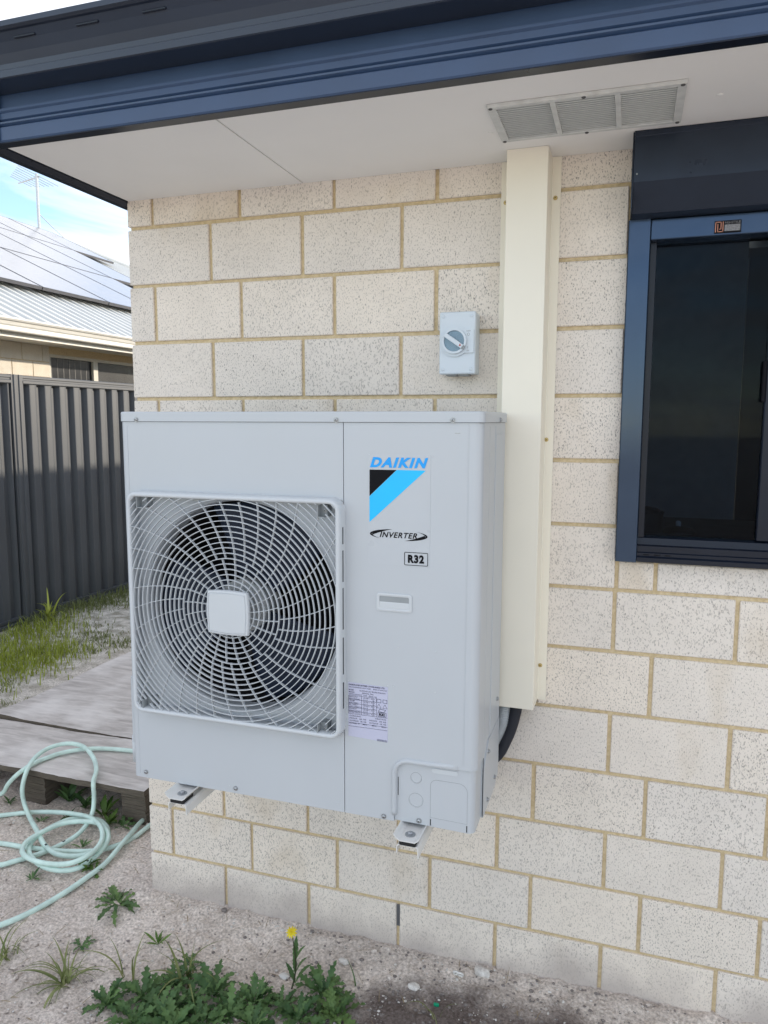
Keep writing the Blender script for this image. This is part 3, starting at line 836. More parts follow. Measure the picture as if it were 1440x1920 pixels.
boxo('door', M['rdark'], t, 2.075, 2.405, 2.437, 2.458, 0.1, 2.5, .003, 1)
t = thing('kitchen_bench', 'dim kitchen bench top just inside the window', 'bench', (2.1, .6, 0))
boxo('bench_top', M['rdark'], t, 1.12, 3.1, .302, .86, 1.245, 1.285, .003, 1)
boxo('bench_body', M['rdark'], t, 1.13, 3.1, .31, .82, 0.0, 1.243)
t = thing('saucepan', 'black lidded pot behind the lower left corner of the window', 'pot', (1.565, .42, 1.285))
bm = bmesh.new(); disc(bm, (1.565, .42, 1.286), .056, .062, (0, 0, 1), 28); finish(bm, 'pot_body', M['rdark'], t)
bm = bmesh.new(); disc(bm, (1.565, .42, 1.3485), .059, .005, (0, 0, 1), 28); disc(bm, (1.565, .42, 1.354), .045, .013, (0, 0, 1), 24, .6); finish(bm, 'lid', M['rdark'], t, True)
t = thing('glass_lid', 'low round pan lid with pale knob inside the window', 'lid', (1.665, .44, 1.285))
bm = bmesh.new(); disc(bm, (1.668, .44, 1.286), .05, .022, (0, 0, 1), 28, .7); finish(bm, 'dome', M['rdark'], t, True)
bm = bmesh.new(); disc(bm, (1.666, .44, 1.3085), .008, .016, (0, 0, 1), 12, .3); finish(bm, 'knob', M['rplate'], t, True)
t = thing('oven', 'black oven with bar handle against the far room wall', 'oven', (2.9, 3.0, 0))
boxo('oven_body', M['rdark'], t, 2.45, 3.3, 2.75, 3.28, 0, 1.02, .01, 2)
boxo('oven_door', M['ink'], t, 2.52, 3.22, 2.735, 2.748, .25, .86, .004, 1)
bm = bmesh.new(); tube(bm, [(2.55, 2.735, .90), (2.55, 2.70, .90), (3.18, 2.70, .90), (3.18, 2.735, .90)], .009, 8); finish(bm, 'handle', M['steel'], t, True)
boxo('hob', M['steel'], t, 2.47, 3.28, 2.76, 3.27, 1.022, 1.032)
t = thing('switch_plate', 'white double switch plate on the dim room wall', 'switch', (2.72, 3.29, 1.3))
boxo('plate', M['rplate'], t, 2.66, 2.78, 3.288, 3.2985, 1.16, 1.33, .003, 1)
for z in (1.222, 1.268): boxo('rocker', M['rplate'], t, 2.712, 2.728, 3.283, 3.2875, z - .01, z + .01, .002, 1)

# ------------------------------------------------------------------ soffit vent
t = thing('soffit_vent', 'dusty white three-panel louvred vent screwed under the eave', 'vent', (1.39, -.266, SOF))
VX0, VX1, VY0, VY1 = 1.191, 1.591, -.3715, -.1620
bays = ((1.209, 1.3225), (1.3335, 1.4535), (1.4650, 1.5740))
bm = bmesh.new()
zz0, zz1 = SOF - .0086, SOF - .0004
box(bm, VX0, VX1, VY0, -.3590, zz0, zz1, .001, 1); box(bm, VX0, VX1, -.1750, VY1, zz0, zz1, .001, 1)
for x0, x1 in ((VX0, bays[0][0]), (bays[0][1], bays[1][0]), (bays[1][1], bays[2][0]), (bays[2][1], VX1)):
    box(bm, x0, x1, -.3589, -.1751, zz0 + .0002, zz1 - .0002)
finish(bm, 'frame', M['vent'], t)
boxo('slat_backing', M['louvre'], t, bays[0][0] - .004, bays[2][1] + .004, -.3620, -.1720, SOF - .0012, SOF - .0003)  # plate in place of the open cavity, paled to lift the gaps' shade
for x0, x1 in bays:
    bm = bmesh.new()
    n = 18
    for k in range(n):
        y = -.3588 + .1836 * k / n
        extr(bm, [(y + .0006, SOF - .0086), (y + .0006, SOF - .0076), (y + .0084, SOF - .0048), (y + .0084, SOF - .0058)], x0 + .0002, x1 - .0002, 'X')
    o = finish(bm, 'louvre_slats', M['louvre'], t)
    o['kind'] = 'stuff'
for x, y in ((1.1985, -.3655), (1.5835, -.3655), (1.1985, -.1685), (1.5835, -.1685), (1.392, -.3655), (1.388, -.1685)):
    bm = bmesh.new(); disc(bm, (x, y, SOF - .0085), .0045, .0026, (0, 0, -1), 12, .6); finish(bm, 'screw', M['darkscrew'], t, True)

# ------------------------------------------------------------------ cream pipe duct down the wall
t = thing('pipe_duct_cover', 'tall cream metal pipe duct cover running from soffit down the brick wall', 'duct', (1.24, 0, .86))
d = [(1.1645, -.0016), (1.1645, -.0034), (1.1895, -.0034), (1.1905, -.0040), (1.1905, -.0870), (1.1918, -.0885), (1.2920, -.0885), (1.2933, -.0870), (1.2950, -.0040), (1.2960, -.0034), (1.3175, -.0034), (1.3175, -.0016),
     (1.2925, -.0016), (1.2912, -.0040), (1.2900, -.0860), (1.1935, -.0860), (1.1925, -.0040), (1.1915, -.0016)]
extro('cover', M['cream'], t, d, 0.8615, SOF - .0006, 'Z')
for c in ((1.3045, -.0034, 2.202), (1.299, -.0034, 1.583), (1.3000, -.0034, .960), (1.1765, -.0034, 2.201)):
    screw(t, c, (0, -1, 0), .0042, .003, M['brass'])

# ------------------------------------------------------------------ isolator switch
t = thing('isolator_switch', 'pale grey isolator switch box with round dial on the brick wall', 'switch box', (1.065, 0, 1.75))
boxo('back_box', M['isolator'], t, 1.0185, 1.1135, -.0480, -.0006, 1.757, 1.9175, .004, 2)
boxo('cover', M['isolator'], t, 1.0165, 1.1145, -.0640, -.0482, 1.7555, 1.9190, .005, 3)
bm = bmesh.new()
dc = (1.0600, 1.8415)
pts = []
for k in range(25):
    a = R(50 + 260 * k / 24); pts.append((dc[0] + .0400 * math.cos(a), dc[1] + .0400 * math.sin(a)))
pts += [(1.1080, 1.8108), (1.1108, 1.8135), (1.1108, 1.8695), (1.1080, 1.8722)]
extr(bm, pts, -.0700, -.0642, 'Y')
finish(bm, 'dial_plate', M['isolator'], t)
bm = bmesh.new()
def annulus(bm, c, r0, r1, y0, y1, n=40):
    V = [[bm.verts.new((c[0] + r * math.cos(2 * PI * k / n), y, c[1] + r * math.sin(2 * PI * k / n))) for k in range(n)] for r in (r0, r1) for y in (y0, y1)]
    for i in range(n):
        j = (i + 1) % n
        for a, b in ((0, 2), (2, 3), (3, 1), (1, 0)): bm.faces.new((V[a][i], V[a][j], V[b][j], V[b][i]))
annulus(bm, dc, .0275, .0330, -.0790, -.0702)
kn = finish(bm, 'dial_rim', M['isolator'], t)
bm = bmesh.new(); disc(bm, (dc[0], -.0702, dc[1]), .0273, .0016, (0, -1, 0), 36); finish(bm, 'dial_well', M['dialbase'], kn)
bm = bmesh.new(); disc(bm, (dc[0], -.0740, dc[1]), .0271, .0022, (0, -1, 0), 36); finish(bm, 'dial_window', M['dialcap'], kn)
bm = bmesh.new(); box(bm, dc[0] - .0305, dc[0] + .0280, -.0850, -.0764, dc[1] - .0058, dc[1] + .0058, .0015, 2)
bmesh.ops.rotate(bm, cent=(dc[0], 0, dc[1]), matrix=Matrix.Rotation(R(35), 3, 'Y'), verts=bm.verts[:])
hd = finish(bm, 'handle', M['isolator'], t)
bm = bmesh.new(); box(bm, dc[0] + .0281, dc[0] + .0340, -.0810, -.0764, dc[1] - .0055, dc[1] + .0055)
bmesh.ops.rotate(bm, cent=(dc[0], 0, dc[1]), matrix=Matrix.Rotation(R(35), 3, 'Y'), verts=bm.verts[:]); finish(bm, 'handle_tip', M['clip'], hd)
flat('pointer', M['redmark'], hd, [(1.0745, 1.8275), (1.0805, 1.8275), (1.0778, 1.8340)], -.0856)
text_mesh('off_mark', 'OFF', 1.0915, 1.1025, 1.8650, 1.8690, -.0703, M['clip'], t, 0.0, .01)
outline('off_ring', M['clip'], t, [(1.0970 + .0028 * math.cos(2 * PI * k / 16), 1.8585 + .0035 * math.sin(2 * PI * k / 16)) for k in range(16)], .0010, -.0703, -.0700)
boxo('on_bar', M['clip'], t, 1.0950, 1.0960, -.0703, -.0698, 1.8215, 1.8275)
text_mesh('on_mark', 'ON', 1.0920, 1.0990, 1.8145, 1.8185, -.0703, M['clip'], t, 0.0, .01)
for x, z in ((1.0275, 1.9065), (1.1030, 1.9065), (1.0275, 1.7690), (1.1030, 1.7690)):
    bm = bmesh.new(); disc(bm, (x, -.0640, z), .0046, .0016, (0, -1, 0), 16, .5); finish(bm, 'screw_plug', M['isolator'], t, True)
for x in (1.033, 1.068): boxo('cable_gland', M['clip'], t, x, x + .026, -.050, -.012, 1.7525, 1.757)

# ------------------------------------------------------------------ the air conditioner
ac = thing('air_conditioner', 'large white outdoor air conditioner unit with round fan grille on wall brackets', 'air conditioner', (.736, -.26, .668))
AX0, AX1, AYF, AYB, AZ0, AZ1 = .266, 1.206, -.420, -.100, .672, 1.653
SPL = .8795
FC = (.5890, 1.1620)          # fan centre
# front plate on the fan side: square with a round hole and a rolled mouth
bm = bmesh.new()
NS = 96
HR = .284


def sq(a, x0, x1, z0, z1):
    c, s = math.cos(a), math.sin(a)
    ts = []
    if c > 1e-9: ts.append((x1 - FC[0]) / c)
    if c < -1e-9: ts.append((x0 - FC[0]) / c)
    if s > 1e-9: ts.append((z1 - FC[1]) / s)
    if s < -1e-9: ts.append((z0 - FC[1]) / s)
    tt = min(ts)
    return (FC[0] + c * tt, FC[1] + s * tt)


X0, X1, Z0, Z1 = AX0 + .012, SPL - .0009, AZ0, 1.6275
IX0, IX1, IZ0, IZ1 = .3015, .8765, .8760, 1.4460
RD = .014
corn = [math.atan2(z - FC[1], x - FC[0]) for x in (X0, X1) for z in (Z0, Z1)] + [math.atan2(z - FC[1], x - FC[0]) for x in (IX0, IX1) for z in (IZ0, IZ1)]
angs = sorted([2 * PI * k / NS - PI for k in range(NS)] + corn)
angs = [a for i, a in enumerate(angs) if i == 0 or a - angs[i - 1] > 1e-4]
outer = [bm.verts.new((*[sq(a, X0, X1, Z0, Z1)[0]], AYF, sq(a, X0, X1, Z0, Z1)[1])) for a in angs]
loops = [outer]
for yy_ in (AYF, AYF + RD):
    loops.append([bm.verts.new((sq(a, IX0, IX1, IZ0, IZ1)[0], yy_, sq(a, IX0, IX1, IZ0, IZ1)[1])) for a in angs])
for r, y in ((HR, AYF + RD), (HR - .005, AYF + RD + .0012), (HR - .011, AYF + RD + .006), (HR - .014, AYF + RD + .014), (HR - .015, AYF + RD + .026), (HR - .015, AYF + .075)):
    loops.append([bm.verts.new((FC[0] + r * math.cos(a), y, FC[1] + r * math.sin(a))) for a in angs])
n = len(angs)
for i in range(len(loops) - 1):
    for k in range(n):
        bm.faces.new((loops[i][k], loops[i][(k + 1) % n], loops[i + 1][(k + 1) % n], loops[i + 1][k]))
# rolled left edge and short return
le = []
for k in range(7):
    a = R(90 * k / 6)
    le.append((AX0 + .012 - .012 * math.sin(a), AYF + .012 - .012 * math.cos(a)))
le += [(AX0, -.36), (AX0, AYB + .004)]
for i in range(len(le) - 1):
    q = [(le[i][0], le[i][1], Z0), (le[i + 1][0], le[i + 1][1], Z0), (le[i + 1][0], le[i + 1][1], Z1), (le[i][0], le[i][1], Z1)]
    bm.faces.new([bm.verts.new(p) for p in q])
# folded edge at the split and along the bottom
for q in ([(X1, AYF, Z0), (X1, AYF + .014, Z0), (X1, AYF + .014, Z1), (X1, AYF, Z1)], [(X0, AYF, Z0), (X1, AYF, Z0), (X1, AYF + .016, Z0), (X0, AYF + .016, Z0)]):
    bm.faces.new([bm.verts.new(p) for p in q])
bmesh.ops.remove_doubles(bm, verts=bm.verts[:], dist=1e-5)
fp = finish(bm, 'fan_panel', M['ac'], ac)
# vertical fold line near the left edge
boxo('fold_line', M['ac'], fp, .2855, .2865, AYF - .0006, AYF + .001, AZ0 + .01, 1.62)

# service panel on the right with rounded corner, cut away for the valve cover
CR = .020


def corner_strip(bm, z0, z1, off=0.0, yend=-.335, n=7):
    pr = []
    for k in range(n + 1):
        a = R(90 * k / n)
        pr.append((AX1 - CR + (CR - off) * math.sin(a), AYF + CR - (CR - off) * math.cos(a)))
    pr.append((AX1 - off, yend))
    pr.append((AX1 - off - .0015, yend))
    for i in range(len(pr) - 1):
        q = [(pr[i][0], pr[i][1], z0), (pr[i + 1][0], pr[i + 1][1], z0), (pr[i + 1][0], pr[i + 1][1], z1), (pr[i][0], pr[i][1], z1)]
        bm.faces.new([bm.verts.new(p) for p in q])


VC_X, VC_Z, VR = 1.0065, .8300, .036
pts = [(SPL + .0009, AZ0), (VC_X, AZ0)]
for k in range(11):
    a = R(180 - 90 * k / 10)
    pts.append((VC_X + VR + VR * math.cos(a), VC_Z - VR + VR * math.sin(a)))
pts += [(AX1 - CR, VC_Z - .0045), (AX1 - CR, 1.6275), (SPL + .0009, 1.6275)]
bm = bmesh.new()
A = [bm.verts.new((p[0], AYF, p[1])) for p in pts]
Bv = [bm.verts.new((p[0], AYF + .010, p[1])) for p in pts]
bm.faces.new(A)
for i in range(len(pts)):
    j = (i + 1) % len(pts)
    if i in (len(pts) - 3,): continue
    bm.faces.new((A[i], A[j], Bv[j], Bv[i]))
corner_strip(bm, VC_Z - .0045, 1.6275)
q = []
bmesh.ops.remove_doubles(bm, verts=bm.verts[:], dist=1e-5)
sp = finish(bm, 'service_panel', M['ac'], ac)
boxo('crease', M['ac'], sp, 1.1740, 1.1755, AYF - .0007, AYF + .001, .838, 1.625)
# valve cover in the lower right corner, set slightly back
bm = bmesh.new()
pts = [(VC_X + .0005, AZ0 + .002), (AX1 - CR, AZ0 - .002), (AX1 - CR, VC_Z), (VC_X + .0005, VC_Z)]
A = [bm.verts.new((p[0], AYF + .0045, p[1])) for p in pts]
bm.faces.new(A)
corner_strip(bm, AZ0 - .002, VC_Z, .0045)
q = [(VC_X + .0005, AYF + .0045, AZ0 + .002), (AX1 - CR, AYF + .0045, AZ0 - .002), (AX1 - CR, -.335, AZ0 - .002), (VC_X + .0005, -.335, AZ0 + .002)]
bm.faces.new([bm.verts.new(p) for p in q])
bmesh.ops.remove_doubles(bm, verts=bm.verts[:], dist=1e-5)
vc = finish(bm, 'valve_cover', M['ac'], ac)
# raised lip round the cut-out
path = [(VC_X - .0005, .690)] + [(VC_X - .0005, .70 + .0185 * k) for k in range(6)]
for k in range(11):
    a = R(180 - 90 * k / 10)
    path.append((VC_X + VR - .0005 + VR * math.cos(a), VC_Z - VR + VR * math.sin(a)))
path += [(VC_X + VR + .02 * k, VC_Z + .0) for k in range(1, 7)]
bm = bmesh.new()
rings = []
for i, p in enumerate(path):
    a = Vector(path[max(0, i - 1)]); b = Vector(path[min(len(path) - 1, i + 1)])
    t_ = (b - a).normalized(); nn = Vector((t_.y, -t_.x))      # towards the cover
    f = 1.0 if i < len(path) - 3 else (len(path) - 1 - i) / 3
    ring = []
    for o_, y in ((-.0055, AYF + .0002), (-.0035, AYF - .0048 * f), (-.0005, AYF - .0062 * f), (.0045, AYF - .0056 * f), (.0068, AYF - .0008), (.0072, AYF + .0043)):
        ring.append(bm.verts.new((p[0] + nn.x * o_, y, p[1] + nn.y * o_)))
    rings.append(ring)
for i in range(len(rings) - 1):
    for k in range(5):
        bm.faces.new((rings[i][k], rings[i][k + 1], rings[i + 1][k + 1], rings[i + 1][k]))
bm.faces.new(rings[0]); bm.faces.new(rings[-1][::-1])
finish(bm, 'raised_lip', M['ac'], sp, True)
YV = AYF + .0045
bm = bmesh.new()
pr = rrect(1.0985, 1.1615, .8075, .8185, .0050)
extr(bm, pr, YV - .0014, YV + .001, 'Y'); finish(bm, 'finger_pull', M['acplastic'], vc)
for c, r in (((1.060, .788), .0135), ((1.060, .732), .0175)):
    outline('knockout_ring', M['clip'], vc, [(c[0] + r * math.cos(2 * PI * k / 40), c[1] + r * math.sin(2 * PI * k / 40)) for k in range(40)], .0007, YV - .0003, YV + .001)
    outline('knockout_edge', M['acplastic'], vc, [(c[0] + r * .95 * math.cos(PI + PI * k / 24), c[1] + r * .95 * math.sin(PI + PI * k / 24)) for k in range(25)] + [(c[0] + r * .93 * math.cos(-PI * k / 24), c[1] + r * .93 * math.sin(-PI * k / 24)) for k in range(25)], .0006, YV - .0008, YV + .001)
o_ = [(1.0955, .6945), (1.0955, .775)] + [(1.1105 + .015 * math.cos(R(180 - 90 * k / 6)), .775 + .015 * math.sin(R(180 - 90 * k / 6))) for k in range(1, 7)]
o_ += [(1.1635 + .021 * math.cos(R(90 - 90 * k / 6)), .769 + .021 * math.sin(R(90 - 90 * k / 6))) for k in range(7)] + [(1.1845, .6925)]
outline('knockout_panel_edge', M['clip'], vc, o_, .0007, YV - .0003, YV + .001)
for x, z0, z1 in ((1.0950, .6745, .6905), (1.1830, .6725, .6885)): boxo('slot', M['ink'], vc, x, x + .0022, YV - .0004, YV + .001, z0, z1)
boxo('slot', M['ink'], sp, 1.0150, 1.0165, YV - .0004, YV + .001, .738, .784)
# side and back of the casing
bm = bmesh.new()
box(bm, AX1 - .006, AX1 - .0022, -.3355, AYB, AZ0, 1.6275)
box(bm, AX0 + .002, AX1 - .006, AYB - .004, AYB, AZ0, 1.6275)
box(bm, AX0 + .002, AX1 - .006, AYF + .012, AYB - .004, AZ0 + .001, AZ0 + .004)
rp_ = finish(bm, 'rear_casing', M['ac'], ac)
for y in (-.325, -.245): boxo('side_seam', M['ac'], rp_, AX1 - .0024, AX1 - .0012, y, y + .0014, .85, 1.62)
boxo('side_plate', M['ac'], rp_, AX1 - .0023, AX1 - .0006, -.243, -.118, .81, 1.600, .0006, 1)
bm = bmesh.new()
extr(bm, [(-.331, .668), (-.165, .668), (-.112, .705), (-.112, .842), (-.270, .842), (-.331, .790)], AX1 - .0021, AX1 + .0008, 'X')
cvp = finish(bm, 'pipe_cover', M['ac'], ac)
boxo('side_gap', M['acdark'], cvp, AX1 - .001, AX1 + .0002, -.3349, -.3325, .672, .822)
for z in (.815, .688): screw(cvp, (AX1 + .0006, -.276, z), (1, 0, 0), .0046, .004)
screw(cvp, (AX1 + .0006, -.175, .700), (1, 0, 0), .0046, .004)
screw(rp_, (AX1 - .0006, -.150, .905), (1, 0, 0), .0046, .004)
# guard down the left side
bm = bmesh.new()
extr(bm, [(.2645, -.409), (.2560, -.406), (.2545, -.400), (.2545, -.385), (.2645, -.380)], .760, .945, 'Z')
finish(bm, 'side_guard', M['ac'], ac, False)
bm = bmesh.new(); tube(bm, [(.2550, -.394, .700), (.2550, -.394, .775)], .0090, 12); finish(bm, 'guard_foot', M['acplastic'], ac, True)
# lid
bm = bmesh.new()
pl = rrect(AX0 - .0035, AX1 + .0035, AYF - .0035, AYB + .003, .016, 6)
lay = [(1.6285, .0), (1.6495, .0), (1.6520, .0012), (1.6530, .0040)]
cxy = ((AX0 + AX1) / 2, (AYF + AYB) / 2)
rings = []
for z, ins in lay:
    rings.append([bm.verts.new((x - math.copysign(ins, x - cxy[0]), y - math.copysign(ins, y - cxy[1]), z)) for x, y in pl])
for i in range(len(rings) - 1):
    for k in range(len(pl)):
        bm.faces.new((rings[i][k], rings[i][(k + 1) % len(pl)], rings[i + 1][(k + 1) % len(pl)], rings[i + 1][k]))
bm.faces.new(rings[-1]); bm.faces.new(rings[0][::-1])
lid = finish(bm, 'top_cover', M['ac'], ac)
bm = bmesh.new()
box(bm, AX0 + .0035, AX1 - .002, AYF + .0035, AYB - .001, 1.6273, 1.6287)
finish(bm, 'lid_gap', M['acdark'], ac)
for x in (.317, .863, 1.139): screw(lid, (x, AYF - .0033, 1.6335), (0, -1, 0), .0048, .004)
screw(lid, (AX1 + .0033, -.218, 1.6345), (1, 0, 0), .0048, .004)
for x, z in ((.305, .688), (.577, .6855), (.981, .680)): screw(ac, (x, AYF, z), (0, -1, 0), .0046, .004)
screw(vc, (1.068, YV, .6815), (0, -1, 0), .0048, .004)
# small stamped dimples on the service panel
for x, z in ((.943, 1.5545), (1.081, 1.5525), (1.094, 1.5525), (1.015, 1.105), (1.105, 1.103), (.890, 1.0105), (.990, 1.0085), (1.004, 1.009), (1.105, 1.006), (.560, .6900), (.862, .690)):
    bm = bmesh.new(); disc(bm, (x, AYF, z), .0018, .0009, (0, -1, 0), 10, .7); finish(bm, 'dimple', M['acplastic'], sp, True)
bm = bmesh.new(); box(bm, 1.143, 1.1555, AYF - .0004, AYF + .001, 1.6035, 1.6055); finish(bm, 'paint_chip', M['zinc'], sp)
# handle recess
bm = bmesh.new()
hp0 = rrect(.9620, 1.0480, 1.1900, 1.2325, .006); hp1 = rrect(.9655, 1.0445, 1.1935, 1.2290, .005); hp2 = rrect(.9690, 1.0410, 1.1965, 1.2255, .003)
rings = [[bm.verts.new((p[0], y, p[1])) for p in P_] for P_, y in ((hp0, AYF + .0005), (hp0, AYF - .0026), (hp1, AYF - .0034), (hp2, AYF - .0024), (hp2, AYF + .0022))]
for i in range(len(rings) - 1):
    for k in range(len(hp0)):
        bm.faces.new((rings[i][k], rings[i][(k + 1) % len(hp0)], rings[i + 1][(k + 1) % len(hp0)], rings[i + 1][k]))
hd = finish(bm, 'handle', M['acplastic'], ac)
bm = bmesh.new()
box(bm, .9692, 1.0408, AYF - .0012, AYF - .0004, 1.1967, 1.2253)
hb = finish(bm, 'handle_well', M['clip'], hd)
extro('handle_grip', M['acplastic'], hd, [(AYF - .0014, 1.1967), (AYF - .0022, 1.1967), (AYF - .0020, 1.2085), (AYF - .0014, 1.2120)], .9692, 1.0408)

# logo sticker
lg = flat('logo_sticker', M['film'], ac, rrect(.9405, 1.0890, 1.2995, 1.5560, .002), AYF - .0006, .001)
YS = AYF - .0011
text_mesh('brand_lettering', 'DAIKIN', .9450, 1.0835, 1.5255, 1.5490, YS - .0002, M['blue'], lg, 0.30, .050, 1.22)
flat('logo_black', M['ink'], lg, [(.9440, 1.5200), (1.0090, 1.5205), (.9440, 1.4590)], YS)
flat('logo_stripe', M['cyan'], lg, [(1.0098, 1.5205), (1.0780, 1.5205), (.9440, 1.3980), (.9440, 1.4582)], YS)
def crescent(c, a, b, t0, t1, th, n=36):
    o1, o2 = [], []
    for k in range(n + 1):
        s = k / n; an = R(t0 + (t1 - t0) * s)
        wv = th * (math.sin(PI * s ** 0.8)) ** 1.5 + .0001
        p = Vector((c[0] + a * math.cos(an), c[1] + b * math.sin(an)))
        nrm_ = Vector((math.cos(an) / a, math.sin(an) / b)).normalized()
        o1.append(tuple(p)); o2.append(tuple(p - nrm_ * wv))
    return o1 + o2[::-1]
flat('swoosh', M['ink'], lg, crescent((1.004, 1.3715), .0590, .0120, 95, 235, .0072), YS)
flat('swoosh', M['ink'], lg, crescent((1.0245, 1.3700), .0590, .0120, 275, 415, .0072), YS)
text_mesh('inverter_lettering', 'INVERTER', .9690, 1.0590, 1.3640, 1.3770, YS - .0002, M['ink'], lg, 0.28, .022, 1.12)
text_mesh('refrigerant_lettering', 'R32', 1.0375, 1.0760, 1.3075, 1.3270, YS - .0002, M['ink'], lg, 0.0, .055, 1.16)
outline('refrigerant_box', M['ink'], lg, rrect(1.0295, 1.0845, 1.3025, 1.3320, .002), .0013, YS - .0002, YS + .0004)

# rating label
rl = flat('rating_label', M['label'], ac, [(.8900, .8720), (.9900, .8680), (.9900, 1.0045), (.8900, 1.0070)], AYF - .0006, .001)
rows = [('DAIKIN INDUSTRIES (THAILAND) LTD.', .8915, .983, .9985, 1.0035, .03), ('AIR CONDITIONER (HEAT PUMP)     MADE IN THAILAND', .8915, .988, .9935, .9970, .005),
        ('MODEL            OUTDOOR USE  PROTECTION IPX4', .8915, .984, .9870, .9903, .005), ('MASS           SERIAL No.', .8915, .955, .9815, .9848, .005),
        ('REFRIGERANT  R32   MAX. kg', .8915, .962, .9760, .9793, .005)]
for k, s in enumerate(('POWER SUPPLY', 'DESIGN PRESSURE', 'TYPE AMP', 'RATED CURRENT', 'MAX. CURRENT', 'RATED CURRENT H.P.', 'REFRIGERANT', 'COOLING CAPACITY', 'HEATING CAPACITY')):
    rows.append((s, .8915, .8915 + .0019 * len(s), .9702 - .0049 * k, .9730 - .0049 * k, .005))
    rows.append(('230-240 V   50 Hz' if k % 2 == 0 else '4.17      A', .928, .957, .9702 - .0049 * k, .9730 - .0049 * k, .005))
for k, s in enumerate(('COOLING                    HEATING', 'INDOOR    DB  WB      INDOOR    DB  WB', 'OUTDOOR   DB  WB      OUTDOOR   DB  WB', 'LOWER  IP     MAX        MAX        MAX')):
    rows.append((s, .8935, .986, .9222 - .0062 * k, .9255 - .0062 * k, .005))
YL = AYF - .0011
for s, x0, x1, z0, z1, bo in rows: text_mesh('label_text', s, x0, x1, z0, z1, YL, M['labelink'], rl, 0, bo)
bm = bmesh.new()
for z in (.9748, .9646, .9548, .9450, .9352, .9285, .9060, .8975): box(bm, .8908, .9620 if z > .93 else .9890, YL, YL + .0006, z - .0003, z + .0003)
for x in (.8910, .9240, .9530, .9618): box(bm, x - .0003, x + .0003, YL - .00005, YL + .0006, .9290, .9746)
finish(bm, 'label_table', M['labelink'], rl)
for cx_, cz_ in ((.968, .9560), (.983, .9560)):
    outline('warning_triangle', M['labelink'], rl, [(cx_ - .0055, cz_ - .0045), (cx_ + .0055, cz_ - .0045), (cx_, cz_ + .0050)], .0011, YL, YL + .0006)
for cx_ in (.968, .983): outline('manual_symbol', M['labelink'], rl, [(cx_ - .005, .9650), (cx_ + .005, .9645), (cx_ + .005, .9725), (cx_ - .005, .9730)], .0012, YL, YL + .0006)
outline('hand_symbol', M['labelink'], rl, [(.966, .9430), (.980, .9410), (.985, .9475), (.971, .9490)], .0014, YL, YL + .0006)
outline('refrigerant_frame', M['labelink'], rl, rrect(.9655, .9860, .9305, .9405, .001), .0009, YL, YL + .0006)
text_mesh('label_text', 'R32', .9685, .9830, .9322, .9390, YL - .0001, M['ink'], rl, 0, .05)
outline('code_box', M['labelink'], rl, [(.9640, .8695), (.9880, .8688), (.9880, .8722), (.9640, .8730)], .0007, YL, YL + .0006)
text_mesh('label_text', '3P196806-1B', .9655, .9865, .8700, .8718, YL, M['labelink'], rl, 0, .01)

# fan grille: frame, rings, spokes, hub cap
gr_p = rrect(.2945, .8835, .8690, 1.4530, .030, 6)
def inset(P_, d):
    cx_, cz_ = .589, 1.161
    x0, x1, z0, z1 = .2945 + d, .8835 - d, .8690 + d, 1.4530 - d
    return rrect(x0, x1, z0, z1, max(.004, .030 - d), 6)
bm = bmesh.new()
rings = [[bm.verts.new((p[0], y, p[1])) for p in inset(None, d)] for d, y in ((.000, AYF + .0005), (.0008, AYF - .024), (.003, AYF - .0315), (.007, AYF - .0345), (.0115, AYF - .0335), (.0135, AYF - .0300), (.0138, AYF - .010))]
for i in range(len(rings) - 1):
    for k in range(len(gr_p)):
        bm.faces.new((rings[i][k], rings[i][(k + 1) % len(gr_p)], rings[i + 1][(k + 1) % len(gr_p)], rings[i + 1][k]))
grille = finish(bm, 'fan_grille', M['acplastic'], ac, True)
YG = AYF - .0310
GX0, GX1, GZ0, GZ1 = .2945 + .0125, .8835 - .0125, .8690 + .0125, 1.4530 - .0125
clips = [(.3365, 1.4250), (.8340, 1.4210), (.8300, .8870), (.3340, .8910)]
def inside(x, z):
    if not (GX0 < x < GX1 and GZ0 < z < GZ1): return False
    rc = .017
    for sx_, cx_ in ((-1, GX0 + rc), (1, GX1 - rc)):
        for sz_, cz_ in ((-1, GZ0 + rc), (1, GZ1 - rc)):
            if (x - cx_) * sx_ > 0 and (z - cz_) * sz_ > 0 and math.hypot(x - cx_, z - cz_) > rc: return False
    for cx_, cz_ in clips:
        if abs(x - cx_) < .0095 and abs(z - cz_) < .0145: return False
    return True
r = .0665
ri = 0
